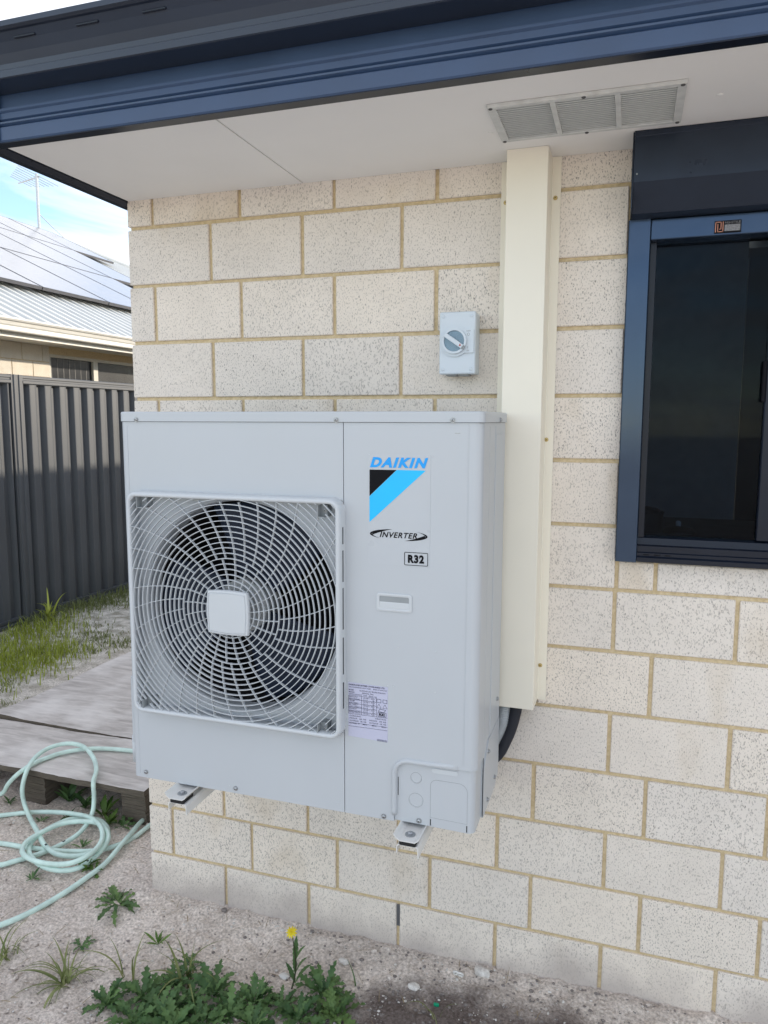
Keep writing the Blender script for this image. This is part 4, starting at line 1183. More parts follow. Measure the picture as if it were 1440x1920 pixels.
while r < .402:
    ns = max(72, int(2 * PI * r / .0052))
    bm = bmesh.new()
    ok = [inside(FC[0] + r * math.cos(2 * PI * k / ns), FC[1] + r * math.sin(2 * PI * k / ns)) for k in range(ns)]
    V = []
    w2 = .00100
    for k in range(ns):
        a = 2 * PI * k / ns
        V.append([(FC[0] + q_ * math.cos(a), y, FC[1] + q_ * math.sin(a)) for q_, y in ((r - w2 * .7, YG), (r + w2 * .7, YG), (r + w2, YG + .0065), (r - w2, YG + .0065))])
    runs = []
    if all(ok): runs = [list(range(ns)) + [0]]
    else:
        st_ = next(k for k in range(ns) if not ok[k])
        cur_ = []
        for k in range(st_, st_ + ns + 1):
            if ok[k % ns]: cur_.append(k % ns)
            else:
                if len(cur_) > 1: runs.append(cur_)
                cur_ = []
    bm.free()
    for run in runs:
        bm = bmesh.new()
        closed_ = run[0] == run[-1]
        VV = [[bm.verts.new(p) for p in V[q_]] for q_ in (run[:-1] if closed_ else run)]
        for k in range(len(VV) if closed_ else len(VV) - 1):
            j = (k + 1) % len(VV)
            for c_ in range(4):
                bm.faces.new((VV[k][c_], VV[k][(c_ + 1) % 4], VV[j][(c_ + 1) % 4], VV[j][c_]))
        finish(bm, 'ring', M['acplastic'], grille)
    r += .01335
    ri += 1
def spoke(a0, r0, r1, wd, yf):
    bm = bmesh.new()
    prev = None
    k = 0
    nst = int((r1 - r0) / .006) + 1
    for i in range(nst + 1):
        rr_ = r0 + (r1 - r0) * i / nst
        an = a0 + R(82) * (rr_ - .06)
        x = FC[0] + rr_ * math.cos(an); z = FC[1] + rr_ * math.sin(an)
        if not inside(x, z): break
        tx, tz = -math.sin(an), math.cos(an)
        cur = [bm.verts.new((x + tx * s_, y, z + tz * s_)) for s_, y in ((-wd * .6, yf), (wd * .6, yf), (wd, yf + .0075), (-wd, yf + .0075))]
        if prev:
            for c_ in range(4): bm.faces.new((prev[c_], prev[(c_ + 1) % 4], cur[(c_ + 1) % 4], cur[c_]))
        prev = cur
    if len(bm.faces): return finish(bm, 'spoke', M['acplastic'], grille)
    bm.free()
for k in range(24): spoke(2 * PI * k / 24 + .05, .040, .132, .00095, YG + .0018)
for k in range(33): spoke(2 * PI * k / 33 + .02, .1325, .41, .00095, YG + .0018)
# hub cap
bm = bmesh.new()
def sqcap(h, r_, bul):
    pts_ = []
    for s_ in range(4):
        for k in range(9):
            u = -1 + 2 * k / 8
            if k == 8: continue
            bl = bul * (1 - u * u)
            p = [(u * h, -h - bl), (h + bl, u * h), (-u * h, h + bl), (-h - bl, -u * h)][s_]
            pts_.append(p)
    return pts_
lay = [(.0520, .003, YG + .004), (.0535, .003, YG - .006), (.0520, .003, YG - .0105), (.0485, .0027, YG - .0118), (.0478, .0026, YG - .0104), (.0470, .0026, YG - .0104), (.0462, .0026, YG - .0122)]
rings = [[bm.verts.new((FC[0] - .001 + p[0] * 1.03, y, FC[1] - .001 + p[1])) for p in sqcap(h, .004, b)] for h, b, y in lay]
for i in range(len(rings) - 1):
    for k in range(len(rings[0])):
        bm.faces.new((rings[i][k], rings[i][(k + 1) % len(rings[0])], rings[i + 1][(k + 1) % len(rings[0])], rings[i + 1][k]))
bm.faces.new(rings[-1])
finish(bm, 'hub_cap', M['acplastic'], grille)
for cx_, cz_ in clips:
    bm = bmesh.new()
    box(bm, cx_ - .0090, cx_ - .0070, YG - .001, AYF - .001, cz_ - .014, cz_ + .014)
    box(bm, cx_ - .0070, cx_ + .0090, YG + .020, AYF + .029, cz_ - .014, cz_ + .014)
    box(bm, cx_ - .0070, cx_ + .0090, YG - .0005, AYF - .001, cz_ - .014, cz_ - .012)
    c_ = finish(bm, 'clip_pocket', M['clip'], grille)
    screw(c_, (cx_ + .003, YG + .020, cz_ + .001), (0, -1, 0), .0032, .003)
for z0, z1 in ((1.345, 1.385), (1.255, 1.33), (1.14, 1.24), (1.03, 1.12), (.945, 1.01)):
    boxo('frame_slot', M['acdark'], grille, .8829, .8836, AYF - .018, AYF - .013, z0, z1)
# fan behind the grille
fan = bpy.data.objects.new('fan', None); COL.objects.link(fan); fan.parent = ac; fan['_w'] = [0, 0, 0]
fan.matrix_parent_inverse = Matrix.Translation((-.736, .26, -.668))
bm = bmesh.new(); disc(bm, (FC[0], -.300, FC[1]), .068, .085, (0, -1, 0), 40); finish(bm, 'hub', M['fanhub'], fan)
for b_ in range(3):
    bm = bmesh.new()
    a0 = R(-98 + 120 * b_)
    G = []
    for i in range(13):
        row = []
        u = i / 12
        for j in range(9):
            vv_ = j / 8
            rr_ = .060 + .203 * vv_
            sweep = R(84 - 14 * vv_)
            an = a0 + R(16) * vv_ + sweep * u
            y = -.335 - .050 * u * (0.5 + .5 * vv_) + .03 * vv_ * (u - .5) ** 2
            row.append([bm.verts.new((FC[0] + rr_ * math.cos(an), y + dy_, FC[1] + rr_ * math.sin(an))) for dy_ in (0, .004)])
        G.append(row)
    for i in range(12):
        for j in range(8):
            for s_ in (0, 1): bm.faces.new((G[i][j][s_], G[i + 1][j][s_], G[i + 1][j + 1][s_], G[i][j + 1][s_]))
    for i in range(12):
        for j in (0, 8): bm.faces.new((G[i][j][0], G[i + 1][j][0], G[i + 1][j][1], G[i][j][1]))
    for j in range(8):
        for i in (0, 12): bm.faces.new((G[i][j][0], G[i][j + 1][0], G[i][j + 1][1], G[i][j][1]))
    finish(bm, 'blade', M['fan'], fan, True)
bm = bmesh.new()
NSEG = 48
rr0 = [[bm.verts.new((FC[0] + (HR - .012) * math.cos(2 * PI * k / NSEG), y, FC[1] + (HR - .012) * math.sin(2 * PI * k / NSEG))) for k in range(NSEG)] for y in (AYF + .074, -.135)]
for k in range(NSEG): bm.faces.new((rr0[0][k], rr0[0][(k + 1) % NSEG], rr0[1][(k + 1) % NSEG], rr0[1][k]))
bm.faces.new(rr0[1])
finish(bm, 'shade_liner', M['black'], ac)  # added black liner so the casing interior stays dark
boxo('motor_mount', M['black'], ac, FC[0] - .035, FC[0] + .035, -.297, -.14, 1.00, 1.33)
# feet: upturned steel channels with bolt, sitting on the brackets
for fx in (.4340, 1.0555):
    u = [(fx - .033, .6735), (fx - .027, .6645), (fx - .019, .6590), (fx + .019, .6590), (fx + .027, .6645), (fx + .033, .6735), (fx + .0312, .6740), (fx + .0258, .6660), (fx + .018, .6608), (fx - .018, .6608), (fx - .0258, .6660), (fx - .0312, .6740)]
    bm = bmesh.new(); extr(bm, u, -.478, -.060, 'Y')
    ft = finish(bm, 'foot', M['bracket'], ac)
    bm = bmesh.new(); disc(bm, (fx, -.447, .6609), .0125, .0016, (0, 0, 1), 20); disc(bm, (fx, -.447, .6626), .0062, .0062, (0, 0, 1), 6, .4)
    finish(bm, 'bolt', M['zinc'], ft)

# ------------------------------------------------------------------ wall brackets
for fx, lab in ((.4330, 'white steel wall bracket arm under the left end of the air conditioner'), (1.0545, 'white steel wall bracket arm under the right end of the air conditioner')):
    t = thing('wall_bracket', lab, 'bracket', (fx, 0, .63), 'wall brackets under the air conditioner')
    pr = [(fx - .027, .6230), (fx - .0255, .6230), (fx - .0245, .6400), (fx - .021, .6440), (fx + .021, .6440), (fx + .0245, .6400), (fx + .0255, .6180), (fx + .0275, .6180), (fx + .0268, .6410), (fx + .023, .6460), (fx - .023, .6460), (fx - .0265, .6410)]
    extro('arm', M['bracket'], t, pr, -.470, -.004, 'Y')
    boxo('wall_plate', M['bracket'], t, fx - .03, fx + .03, -.004, -.0005, .6465, .74)
    boxo('rubber_mount', M['rubber'], t, fx - .019, fx + .021, -.474, -.425, .6462, .6588, .002, 1)

# ------------------------------------------------------------------ pipes between duct and unit
pth = spline([(1.2120, -.050, 1.05), (1.2125, -.055, .90), (1.2090, -.062, .82), (1.196, -.070, .775), (1.170, -.080, .735), (1.10, -.088, .71)], 14)
bm = bmesh.new()
tot = len(pth)
pp = []
for i in range(len(pth) - 1):
    for k in range(9): pp.append(pth[i].lerp(pth[i + 1], k / 9))
cnt = len(pp)
tube(bm, pp, lambda s_: .0150 + .0022 * math.sin(s_ * 2 * PI * 66), 14)
o = finish(bm, 'flexible_conduit', M['conduit'], None, True)
tag(o, 'grey corrugated electrical conduit emerging below the cream duct', 'conduit')
bm = bmesh.new()
tube(bm, spline([(1.2480, -.046, 1.05), (1.2470, -.048, .90), (1.2380, -.052, .82), (1.2180, -.060, .755), (1.190, -.068, .705), (1.13, -.075, .665), (1.05, -.08, .655)], 12), .0165, 16)
o = finish(bm, 'insulated_pipe', M['foam'], None, True)
tag(o, 'black foam-lagged refrigerant pipe emerging below the cream duct', 'pipe')

# ------------------------------------------------------------------ fence
FX = -3.08
fence = thing('steel_fence', 'charcoal corrugated steel boundary fence with capping rail along the yard', 'fence', (FX, 3, 0))
PITCH = .1675
posts = [2.68 + 2.40 * k for k in range(-2, 5)]
for k, py in enumerate(posts):
    bm = bmesh.new()
    pr = [(FX - .035, py - .060), (FX + .026, py - .060), (FX + .026, py - .042), (FX + .034, py - .036), (FX + .034, py - .016), (FX + .027, py - .010), (FX + .027, py + .010), (FX + .034, py + .016), (FX + .034, py + .036), (FX + .026, py + .042), (FX + .026, py + .060), (FX - .035, py + .060)]
    extr(bm, pr, -.1, 1.985, 'Z')
    finish(bm, 'post', M['fence'], fence)
for k in range(len(posts) - 1):
    y0, y1 = posts[k] + .060, posts[k + 1] - .060
    rail = [(FX - .030, 1.915), (FX + .024, 1.915), (FX + .029, 1.921), (FX + .029, 1.940), (FX + .020, 1.945), (FX + .020, 1.957), (FX + .025, 1.962), (FX + .025, 1.977), (FX + .018, 1.982), (FX - .025, 1.982), (FX - .030, 1.977)]
    extro('top_rail', M['fence'], fence, rail, y0, y1, 'Y')
    br = [(FX - .030, .010), (FX + .029, .010), (FX + .029, .030), (FX + .021, .034), (FX + .021, .050), (FX + .029, .054), (FX + .029, .072), (FX - .030, .072)]
    extro('bottom_rail', M['fence'], fence, br, y0, y1, 'Y')
    SHEET = PITCH * 5
    for s_ in range(3):
        a, b = y0 + SHEET * s_, min(y1, y0 + SHEET * (s_ + 1))
        prof = []
        o0 = a
        while o0 < b - 1e-4:
            # inner pan, web, outer pan, web
            for f_, x_ in ((.00, FX - .016), (.30, FX - .016), (.42, FX + .018), (.46, FX + .0195), (.50, FX + .018), (.78, FX + .018), (.84, FX + .0195), (.88, FX + .018)):
                if o0 + PITCH * f_ < b: prof.append((x_, o0 + PITCH * f_))
            o0 += PITCH
        prof.append((FX - .016, b))
        bm = bmesh.new()
        V0 = [bm.verts.new((x, y, .060)) for x, y in prof]; V1 = [bm.verts.new((x, y, 1.93)) for x, y in prof]
        V2 = [bm.verts.new((x - .0012, y, .060)) for x, y in prof]; V3 = [bm.verts.new((x - .0012, y, 1.93)) for x, y in prof]
        for i in range(len(prof) - 1):
            bm.faces.new((V0[i], V0[i + 1], V1[i + 1], V1[i])); bm.faces.new((V2[i], V3[i], V3[i + 1], V2[i + 1]))
        finish(bm, 'infill_sheet', M['fence'], fence)

# ------------------------------------------------------------------ the neighbour's house
NX = -4.80
nb = thing('neighbour_house', 'pale brick neighbouring house with white metal roof beyond the fence', 'house', (NX, 7, 0))
NWY0, NWY1, NWZ = 4.985, 7.40, 2.385
bm = bmesh.new()
box(bm, NX - .12, NX - .006, -1.0, NWY0, -.2, 2.47); box(bm, NX - .12, NX - .006, NWY1, 18, -.2, 2.47)
box(bm, NX - .12, NX - .006, NWY0, NWY1, NWZ, 2.47); box(bm, NX - .12, NX - .006, NWY0, NWY1, -.2, 1.2)
nw = finish(bm, 'wall', M['mortar'], nb)
nbm = {}
for c in range(0, 8):
    zt = 2.452 - .172 * c; zb = zt - .161
    if c == 0: zt = 2.466
    off = 0.0 if c % 2 else .15
    y = 2.6 + off + .035
    while y < NWY0 - .01:
        y1 = min(y + .290, NWY0)
        if y1 - y > .05:
            key = (round(y1 - y, 3), round(zt - zb, 3))
            if key not in nbm:
                bm = bmesh.new(); box(bm, -.05, .05, -(y1 - y) / 2, (y1 - y) / 2, -(zt - zb) / 2, (zt - zb) / 2, .002, 1)
                me = bpy.data.meshes.new('brick'); bm.to_mesh(me); bm.free(); me.materials.append(M['nbrick']); nbm[key] = me
            link('brick', nbm[key], nw, Matrix.Translation((NX - .05 + rb.uniform(-.001, .001), (y + y1) / 2, (zt + zb) / 2)))
        y += .300
nwin = bpy.data.objects.new('window', None); COL.objects.link(nwin); nwin.parent = nb; nwin['_w'] = [0, 0, 0]
nwin.matrix_parent_inverse = Matrix.Translation((-NX, -7, 0))
bm = bmesh.new()
box(bm, NX - .07, NX - .012, NWY0, NWY1, NWZ - .035, NWZ - .0005); box(bm, NX - .07, NX - .012, NWY0, NWY0 + .03, 1.2, NWZ - .0355)
box(bm, NX - .07, NX - .012, 5.735, 5.815, 1.2, NWZ - .0355); box(bm, NX - .07, NX - .012, NWY1 - .03, NWY1, 1.2, NWZ - .0355)
finish(bm, 'frame', M['nframe'], nwin)
boxo('pane', M['nglass'], nwin, NX - .05, NX - .045, NWY0 + .03, 5.735, 1.2, NWZ - .0355)
boxo('screen', M['nglass'], nwin, NX - .045, NX - .04, 5.815, NWY1 - .03, 1.2, NWZ - .0355)
for k in range(7):
    boxo('blind_slat', M['rdark'], nwin, NX - .0448, NX - .0435, NWY0 + .07 + .097 * k, NWY0 + .078 + .097 * k, 1.2, NWZ - .036)
for k in range(22):
    z = 2.345 - .011 * k
    boxo('blind_slat', M['nscreen'], nwin, NX - .0398, NX - .0390, 5.82, NWY1 - .035, z - .0016, z + .0016)
boxo('soffit', M['ngutter'], nb, NX - .01, -4.37, -1.0, 18, 2.470, 2.480)
extro('fascia', M['ngutter'], nb, [(-4.372, 2.452), (-4.352, 2.452), (-4.352, 2.640), (-4.372, 2.640)], -1.0, 18, 'Y')
ng = [(-4.351, 2.500), (-4.275, 2.500), (-4.270, 2.512), (-4.272, 2.545), (-4.262, 2.560), (-4.255, 2.590), (-4.240, 2.596), (-4.232, 2.612), (-4.242, 2.630), (-4.258, 2.626), (-4.268, 2.575), (-4.285, 2.520), (-4.345, 2.520), (-4.351, 2.60)]
extro('gutter', M['ngutter'], nb, ng, -1.0, 18, 'Y')
# roof slope: ribbed sheet from eave to ridge, cut by the hip
AL = R(25)
E0 = Vector((-4.33, 0, 2.630))
UP = Vector((-math.cos(AL), 0, math.sin(AL))); NRM = Vector((math.sin(AL), 0, math.cos(AL)))
SL = 7.08
def rpt(s_, y, h=0.0):
    p = E0 + UP * s_ + NRM * h
    return (p.x, y, p.z)
bm = bmesh.new()
y = -1.0
RIB = .19
def slen(y):
    return SL if y < 12.15 else max(0.0, SL - (y - 12.15) / math.cos(AL) * 1.0)
prof = []
while y < 18.4:
    for f_, h_ in ((0, 0), (.55, 0), (.63, .022), (.92, .022)): prof.append((y + RIB * f_, h_))
    y += RIB
V0 = [bm.verts.new(rpt(-.04, a, h)) for a, h in prof]; V1 = [bm.verts.new(rpt(max(.0, slen(a)), a, h)) for a, h in prof]
for i in range(len(prof) - 1):
    bm.faces.new((V0[i], V0[i + 1], V1[i + 1], V1[i]))
roof = finish(bm, 'roof', M['nroof'], nb)
bm = bmesh.new(); tube(bm, [rpt(SL, -1, .02), rpt(SL, 12.15, .02), rpt(.1, 12.15 + 7.0 * math.cos(AL), .02)], .06, 8); finish(bm, 'ridge_cap', M['nroof'], roof)
bm = bmesh.new()
v = [bm.verts.new(p) for p in (rpt(SL, -1), rpt(SL, 12.15), (-17, 12.15 + 6, 2.6), (-17, -1, 2.6), (-4.4, 18.5, 2.6))]
bm.faces.new((v[0], v[1], v[2], v[3])); bm.faces.new((v[1], v[4], v[2]))
finish(bm, 'rear_roof', M['nroof'], roof)
# solar panels lying on the slope
rowname = ('lowest', 'middle', 'top')
PW, PH = 1.235, 2.02
SP0 = 1.215
nth = ('first', 'second', 'third', 'fourth', 'fifth')
for r_, (s0, y0, cnt) in enumerate(((SP0, 3.12, 5), (SP0 + 2.04, 4.36, 5), (SP0 + 4.08, 6.85, 4))):
    for k in range(cnt):
        ya = y0 + PW * k; sa = s0
        hh = 1.75 if r_ == 2 else PH
        t = thing('solar_panel', 'sky-sheened glass solar panel, %s from the left in the %s row of the neighbouring roof' % (nth[k], rowname[r_]), 'solar panel', rpt(sa, ya, .1), 'solar panels on the neighbouring roof')
        bm = bmesh.new()
        def pb(s1, s2, y1, y2, h1, h2):
            vv = [bm.verts.new(rpt(s_, y_, h_)) for h_ in (h1, h2) for s_, y_ in ((s1, y1), (s1, y2), (s2, y2), (s2, y1))]
            for f_ in ((0, 1, 2, 3), (7, 6, 5, 4), (0, 4, 5, 1), (1, 5, 6, 2), (2, 6, 7, 3), (3, 7, 4, 0)): bm.faces.new([vv[i_] for i_ in f_])
        pb(sa + .015, sa + hh - .015, ya + .015, ya + PW - .030, .085, .118)
        finish(bm, 'glass', M['solar'], t)
        bm = bmesh.new()
        pb(sa, sa + .0149, ya, ya + PW - .016, .080, .120); pb(sa + hh - .0149, sa + hh, ya, ya + PW - .016, .080, .120)
        pb(sa + .015, sa + hh - .015, ya, ya + .0149, .080, .120); pb(sa + .015, sa + hh - .015, ya + PW - .0299, ya + PW - .016, .080, .120)
        finish(bm, 'frame', M['solarframe'], t)
# aerial on the ridge
t = thing('tv_antenna', 'thin metal television aerial on a mast at the neighbouring roof ridge', 'antenna', (-10.75, 11.5, 5.6))
AZT = 6.86
bm = bmesh.new(); tube(bm, [(-10.75, 11.5, 5.55), (-10.75, 11.5, AZT)], .030, 8); finish(bm, 'mast', M['antenna'], t)
bm = bmesh.new(); tube(bm, [(-10.75, 11.5, 6.05), (-10.55, 12.05, 5.62)], .012, 6); finish(bm, 'stay', M['antenna'], t)
bdir = Vector((-.80, .60, .19)).normalized(); cr = Vector((.60, .80, -.36)).normalized()
b0 = Vector((-10.70, 11.52, AZT - .06))
bm = bmesh.new(); tube(bm, [b0, b0 + bdir * 2.4], .020, 6); finish(bm, 'boom', M['antenna'], t)
for k in range(7):
    c = b0 + bdir * (.08 + .33 * k) + Vector((0, 0, .02)); ln = .42 - .03 * k
    bm = bmesh.new(); tube(bm, [c - cr * ln, c, c + cr * ln], .009, 6); finish(bm, 'element', M['antenna'], t)

# ------------------------------------------------------------------ plywood deck on bearers
t = thing('plywood_deck', 'weathered grey plywood sheets resting on timber bearers beside the house', 'pallet', (-.87, 1.0, 0))
def ply(name, x0, x1, y0, y1, z0, z1, sag, seed, par):
    bm = bmesh.new()
    nx_, ny_ = 40, 40
    T = []; Bt = []
    for j in range(ny_ + 1):
        for i in range(nx_ + 1):
            u = i / nx_; v_ = j / ny_
            x = x0 + (x1 - x0) * u; y = y0 + (y1 - y0) * v_
            if j in (0, ny_): y += .006 * noise.noise((x * 14, seed, 0)) + .003 * noise.noise((x * 50, seed, 0))
            if i in (0, nx_): x += .005 * noise.noise((y * 14, seed, 5))
            z = .006 * noise.noise((x * 2.2, y * 2.2, seed)) + .0015 * noise.noise((x * 5, y * 40, seed)) + sag(u, v_)
            T.append(bm.verts.new((x, y, z1 + z))); Bt.append(bm.verts.new((x, y, z0 + z)))
    W_ = nx_ + 1
    for j in range(ny_):
        for i in range(nx_):
            a = j * W_ + i
            bm.faces.new((T[a], T[a + 1], T[a + W_ + 1], T[a + W_])); bm.faces.new((Bt[a], Bt[a + W_], Bt[a + W_ + 1], Bt[a + 1]))
    edge = []
    for i in range(nx_):
        for j in (0, ny_):
            a = j * W_ + i; edge.append(bm.faces.new((T[a], T[a + 1], Bt[a + 1], Bt[a])))
    for j in range(ny_):
        for i in (0, nx_):
            a = j * W_ + i; edge.append(bm.faces.new((T[a], T[a + W_], Bt[a + W_], Bt[a])))
    for f_ in edge: f_.material_index = 1
    o_ = finish(bm, name, M['ply'], par)
    o_.data.materials.append(M['plyedge'])
    return o_
ply('plywood_sheet', -1.46, -.278, .345, .745, .136, .1600, lambda u, v_: -.003 * v_, 2.0, t)
ply('plywood_sheet', -1.47, -.270, .752, 2.05, .138, .1645, lambda u, v_: .016 * math.exp(-((u - .02) / .12) ** 2 - (v_ / .1) ** 2), 6.0, t)
for x0, x1 in ((-.405, -.292), (-.905, -.795), (-1.43, -1.33)):
    bm = bmesh.new()
    z = -.01
    k = 0
    while z < .134:
        box(bm, x0 + rb.uniform(-.002, .002), x1 + rb.uniform(-.002, .002), .372 + rb.uniform(-.003, .003), 1.95, z, z + .0135)
        z += .0145
    finish(bm, 'bearer', M['plyedge'], t)

# ------------------------------------------------------------------ garden hose
HA = [(-0.733, 0.065, 0.012), (-0.642, 0.072, 0.012), (-0.551, 0.08, 0.014), (-0.459, 0.086, 0.02), (-0.354, 0.117, 0.022), (-0.307, 0.173, 0.014), (-0.271, 0.25, 0.012), (-0.264, 0.354, 0.012)]
HB = [(-0.312, 0.42, 0.012), (-0.273, 0.228, 0.030), (-0.26, 0.089, 0.014), (-0.266, -0.002, 0.012), (-0.282, -0.116, 0.012), (-0.313, -0.224, 0.012), (-0.358, -0.308, 0.012)]
HC = [(-0.62, -0.048, 0.012), (-0.593, -0.018, 0.012), (-0.531, 0.059, 0.013), (-0.491, 0.154, 0.016), (-0.476, 0.222, 0.03), (-0.486, 0.29, 0.06), (-0.494, 0.314, 0.115), (-0.508, 0.330, 0.172), (-0.545, 0.395, 0.184), (-0.63, 0.48, 0.19), (-0.742, 0.549, 0.195), (-0.829, 0.549, 0.195), (-0.878, 0.498, 0.19), (-0.875, 0.41, 0.185), (-0.831, 0.315, 0.175), (-0.833, 0.288, 0.11), (-0.825, 0.285, 0.05), (-0.741, 0.226, 0.03), (-0.61, 0.129, 0.045), (-0.54, 0.086, 0.03), (-0.447, 0.05, 0.03), (-0.368, 0.066, 0.03), (-0.316, 0.09, 0.045), (-0.327, 0.166, 0.04), (-0.374, 0.243, 0.03), (-0.447, 0.294, 0.03), (-0.527, 0.297, 0.03), (-0.585, 0.256, 0.03), (-0.61, 0.177, 0.03), (-0.601, 0.089, 0.03), (-0.558, 0.029, 0.025), (-0.468, -0.014, 0.022), (-0.383, -0.017, 0.02), (-0.328, 0.015, 0.02), (-0.314, 0.083, 0.02), (-0.307, 0.138, 0.04), (-0.33, 0.19, 0.05), (-0.407, 0.245, 0.05), (-0.483, 0.244, 0.05), (-0.556, 0.203, 0.05), (-0.583, 0.112, 0.055), (-0.592, 0.049, 0.05), (-0.568, 0.007, 0.04), (-0.498, -0.02, 0.04), (-0.415, -0.02, 0.04), (-0.341, 0.004, 0.045), (-0.305, 0.055, 0.055), (-0.315, 0.131, 0.06), (-0.376, 0.208, 0.06), (-0.457, 0.26, 0.055), (-0.536, 0.278, 0.05), (-0.646, 0.282, 0.04), (-0.782, 0.275, 0.02), (-0.895, 0.226, 0.012)]
HD = [(-0.957, 0.291, 0.06), (-0.902, 0.283, 0.12), (-0.85, 0.29, 0.172), (-0.855, 0.369, 0.175), (-0.847, 0.437, 0.172), (-0.816, 0.509, 0.172), (-0.737, 0.575, 0.172), (-0.647, 0.605, 0.172), (-0.531, 0.621, 0.172), (-.40, .63, .172), (-.30, .62, .165), (-.22, .60, .05), (-.14, .62, .012)]
full = [(-1.35, -.05, .012), (-1.05, .02, .012)] + HA + [(-.255, .46, .012), (-.20, .62, .012), (-.14, .68, .012), (-.12, .58, .012), (-.20, .50, .022)] + HB + [(-.46, -.42, .012), (-.66, -.44, .012), (-.80, -.30, .012), (-.74, -.13, .012)] + HC + [(-1.06, .12, .012), (-1.22, .10, .012), (-1.25, .20, .015), (-1.10, .27, .03)] + HD
sp_ = spline(full, 9)
# smooth a little so the loops stay round, keep it on the soil
for _ in range(3):
    sp_ = [sp_[0]] + [(sp_[i - 1] + sp_[i] * 2 + sp_[i + 1]) / 4 for i in range(1, len(sp_) - 1)] + [sp_[-1]]
for p in sp_:
    p.z = max(p.z, gz(p.x, p.y) + .0085)
bm = bmesh.new(); tube(bm, sp_, .0092, 12)
hose = thing('garden_hose', 'pale mint green garden hose lying in loose coils on sand and plywood', 'hose', (-.5, .1, 0))
finish(bm, 'hose_tube', M['hose'], hose, True)
for k in (int(len(sp_) * .47), int(len(sp_) * .62), int(len(sp_) * .30)):
    bm = bmesh.new(); tube(bm, [p + Vector((0, 0, .0042)) for p in sp_[k:k + 2]], .0058, 8); finish(bm, 'printed_mark', M['hosemark'], hose, True)

# ------------------------------------------------------------------ plants
LEAF = {}
def leaf_mesh(kind, var):
    key = (kind, var)
    if key in LEAF: return LEAF[key]
    rl_ = random.Random(hash((kind, var)) % 1000 if False else {'lobed': 10, 'lance': 30, 'blade': 50, 'round': 70, 'petal': 90}[kind] + var)
    n_ = {'lobed': 22, 'lance': 12, 'blade': 9, 'round': 12, 'petal': 6}[kind]
    droop = {'lobed': .35, 'lance': .18, 'blade': .55, 'round': .25, 'petal': .15}[kind] * rl_.uniform(.5, 1.5)
    lobes = rl_.choice((4, 5, 6))
    Lv, Rv, Cv = [], [], []
    bm = bmesh.new()
    side = rl_.uniform(-.12, .12)
    for i in range(n_ + 1):
        s_ = i / n_
        if kind == 'lobed':
            env = .19 * (math.sin(PI * min(1, s_ * .9 + .08))) ** .6 * (.35 + .9 * s_ if s_ < .72 else 1.0 - 1.6 * (s_ - .72))
            tooth = .38 + .62 * (abs(math.sin(PI * lobes * s_ + .4))) ** 1.2
            wl = env * tooth * rl_.uniform(.85, 1.15); wr = env * (.38 + .62 * (abs(math.sin(PI * lobes * s_ + .9))) ** 1.2) * rl_.uniform(.85, 1.15)
            if s_ < .16: wl = wr = .016
        elif kind == 'lance':
            wl = wr = .12 * math.sin(PI * min(1, s_ * .93 + .05)) ** .9
            if i % 2: wl *= .72; wr *= .8
        elif kind == 'round':
            e_ = 0.014 if s_ < .4 else .24 * math.sqrt(max(0, 1 - ((s_ - .7) / .3) ** 2))
            wl = e_ * rl_.uniform(.85, 1.1); wr = e_ * rl_.uniform(.85, 1.1)
        elif kind == 'petal':
            wl = wr = .17 * math.sin(PI * (.12 + .8 * s_)) ** .7
        else:
            wl = wr = .022 * (1 - s_ ** 1.6) + .001
        x = s_ * math.cos(droop * s_); z = .62 * math.sin(s_ * 1.1) * (.35 if kind in ('lobed', 'round') else .55) - droop * s_ ** 2.2
        yc = side * s_ * s_
        cup = .18
        wave = .03 * math.sin(s_ * 17 + var) if kind in ('lobed', 'round') else 0
        Cv.append(bm.verts.new((x, yc, z)))
        Lv.append(bm.verts.new((x + (wl * .28 if kind == 'lobed' else 0), yc + wl, z + wl * cup + wave)))
        Rv.append(bm.verts.new((x + (wr * .28 if kind == 'lobed' else 0), yc - wr, z + wr * cup - wave)))
    for i in range(n_):
        bm.faces.new((Cv[i], Cv[i + 1], Lv[i + 1], Lv[i])); bm.faces.new((Rv[i], Rv[i + 1], Cv[i + 1], Cv[i]))
    me = bpy.data.meshes.new('leaf'); bm.to_mesh(me); bm.free()
    for p in me.polygons: p.use_smooth = True
    LEAF[key] = me
    return me
def leaf_mats(kind, var, matname):
    key = (kind, var, matname)
    if key in LEAF: return LEAF[key]
    me = leaf_mesh(kind, var).copy(); me.materials.append(M[matname]); LEAF[key] = me
    return me
rp2 = random.Random(21)
def add_leaf(parent, kind, matname, pos, yaw, size, pitch=0.0, roll=0.0, wide=1.0, nm='leaf'):
    me = leaf_mats(kind, rp2.randrange(5), matname)
    mw = Matrix.Translation(pos) @ Matrix.Rotation(yaw, 4, 'Z') @ Matrix.Rotation(-pitch, 4, 'Y') @ Matrix.Rotation(roll, 4, 'X') @ Matrix.Diagonal((size, size * wide, size, 1))
    return link(nm, me, parent, mw)
def rosette(name, label, x, y, size, n_, kind='lobed', matname='weed', lift=(.0, .5), wide=1.0, group=None, cat='weed'):
    z = gz(x, y)
    t_ = thing(name, label, cat, (x, y, z), group)
    for k in range(n_):
        yaw = 2 * PI * k / n_ * 1.618 * 1.0 + rp2.uniform(-.3, .3)
        s_ = size * rp2.uniform(.55, 1.1)
        add_leaf(t_, kind, matname, (x + rp2.uniform(-.006, .006), y + rp2.uniform(-.006, .006), z + .002 + .002 * rp2.random()), yaw, s_, rp2.uniform(*lift), rp2.uniform(-.35, .35), wide)
    return t_
GW = 'dark green weeds in the front patch'
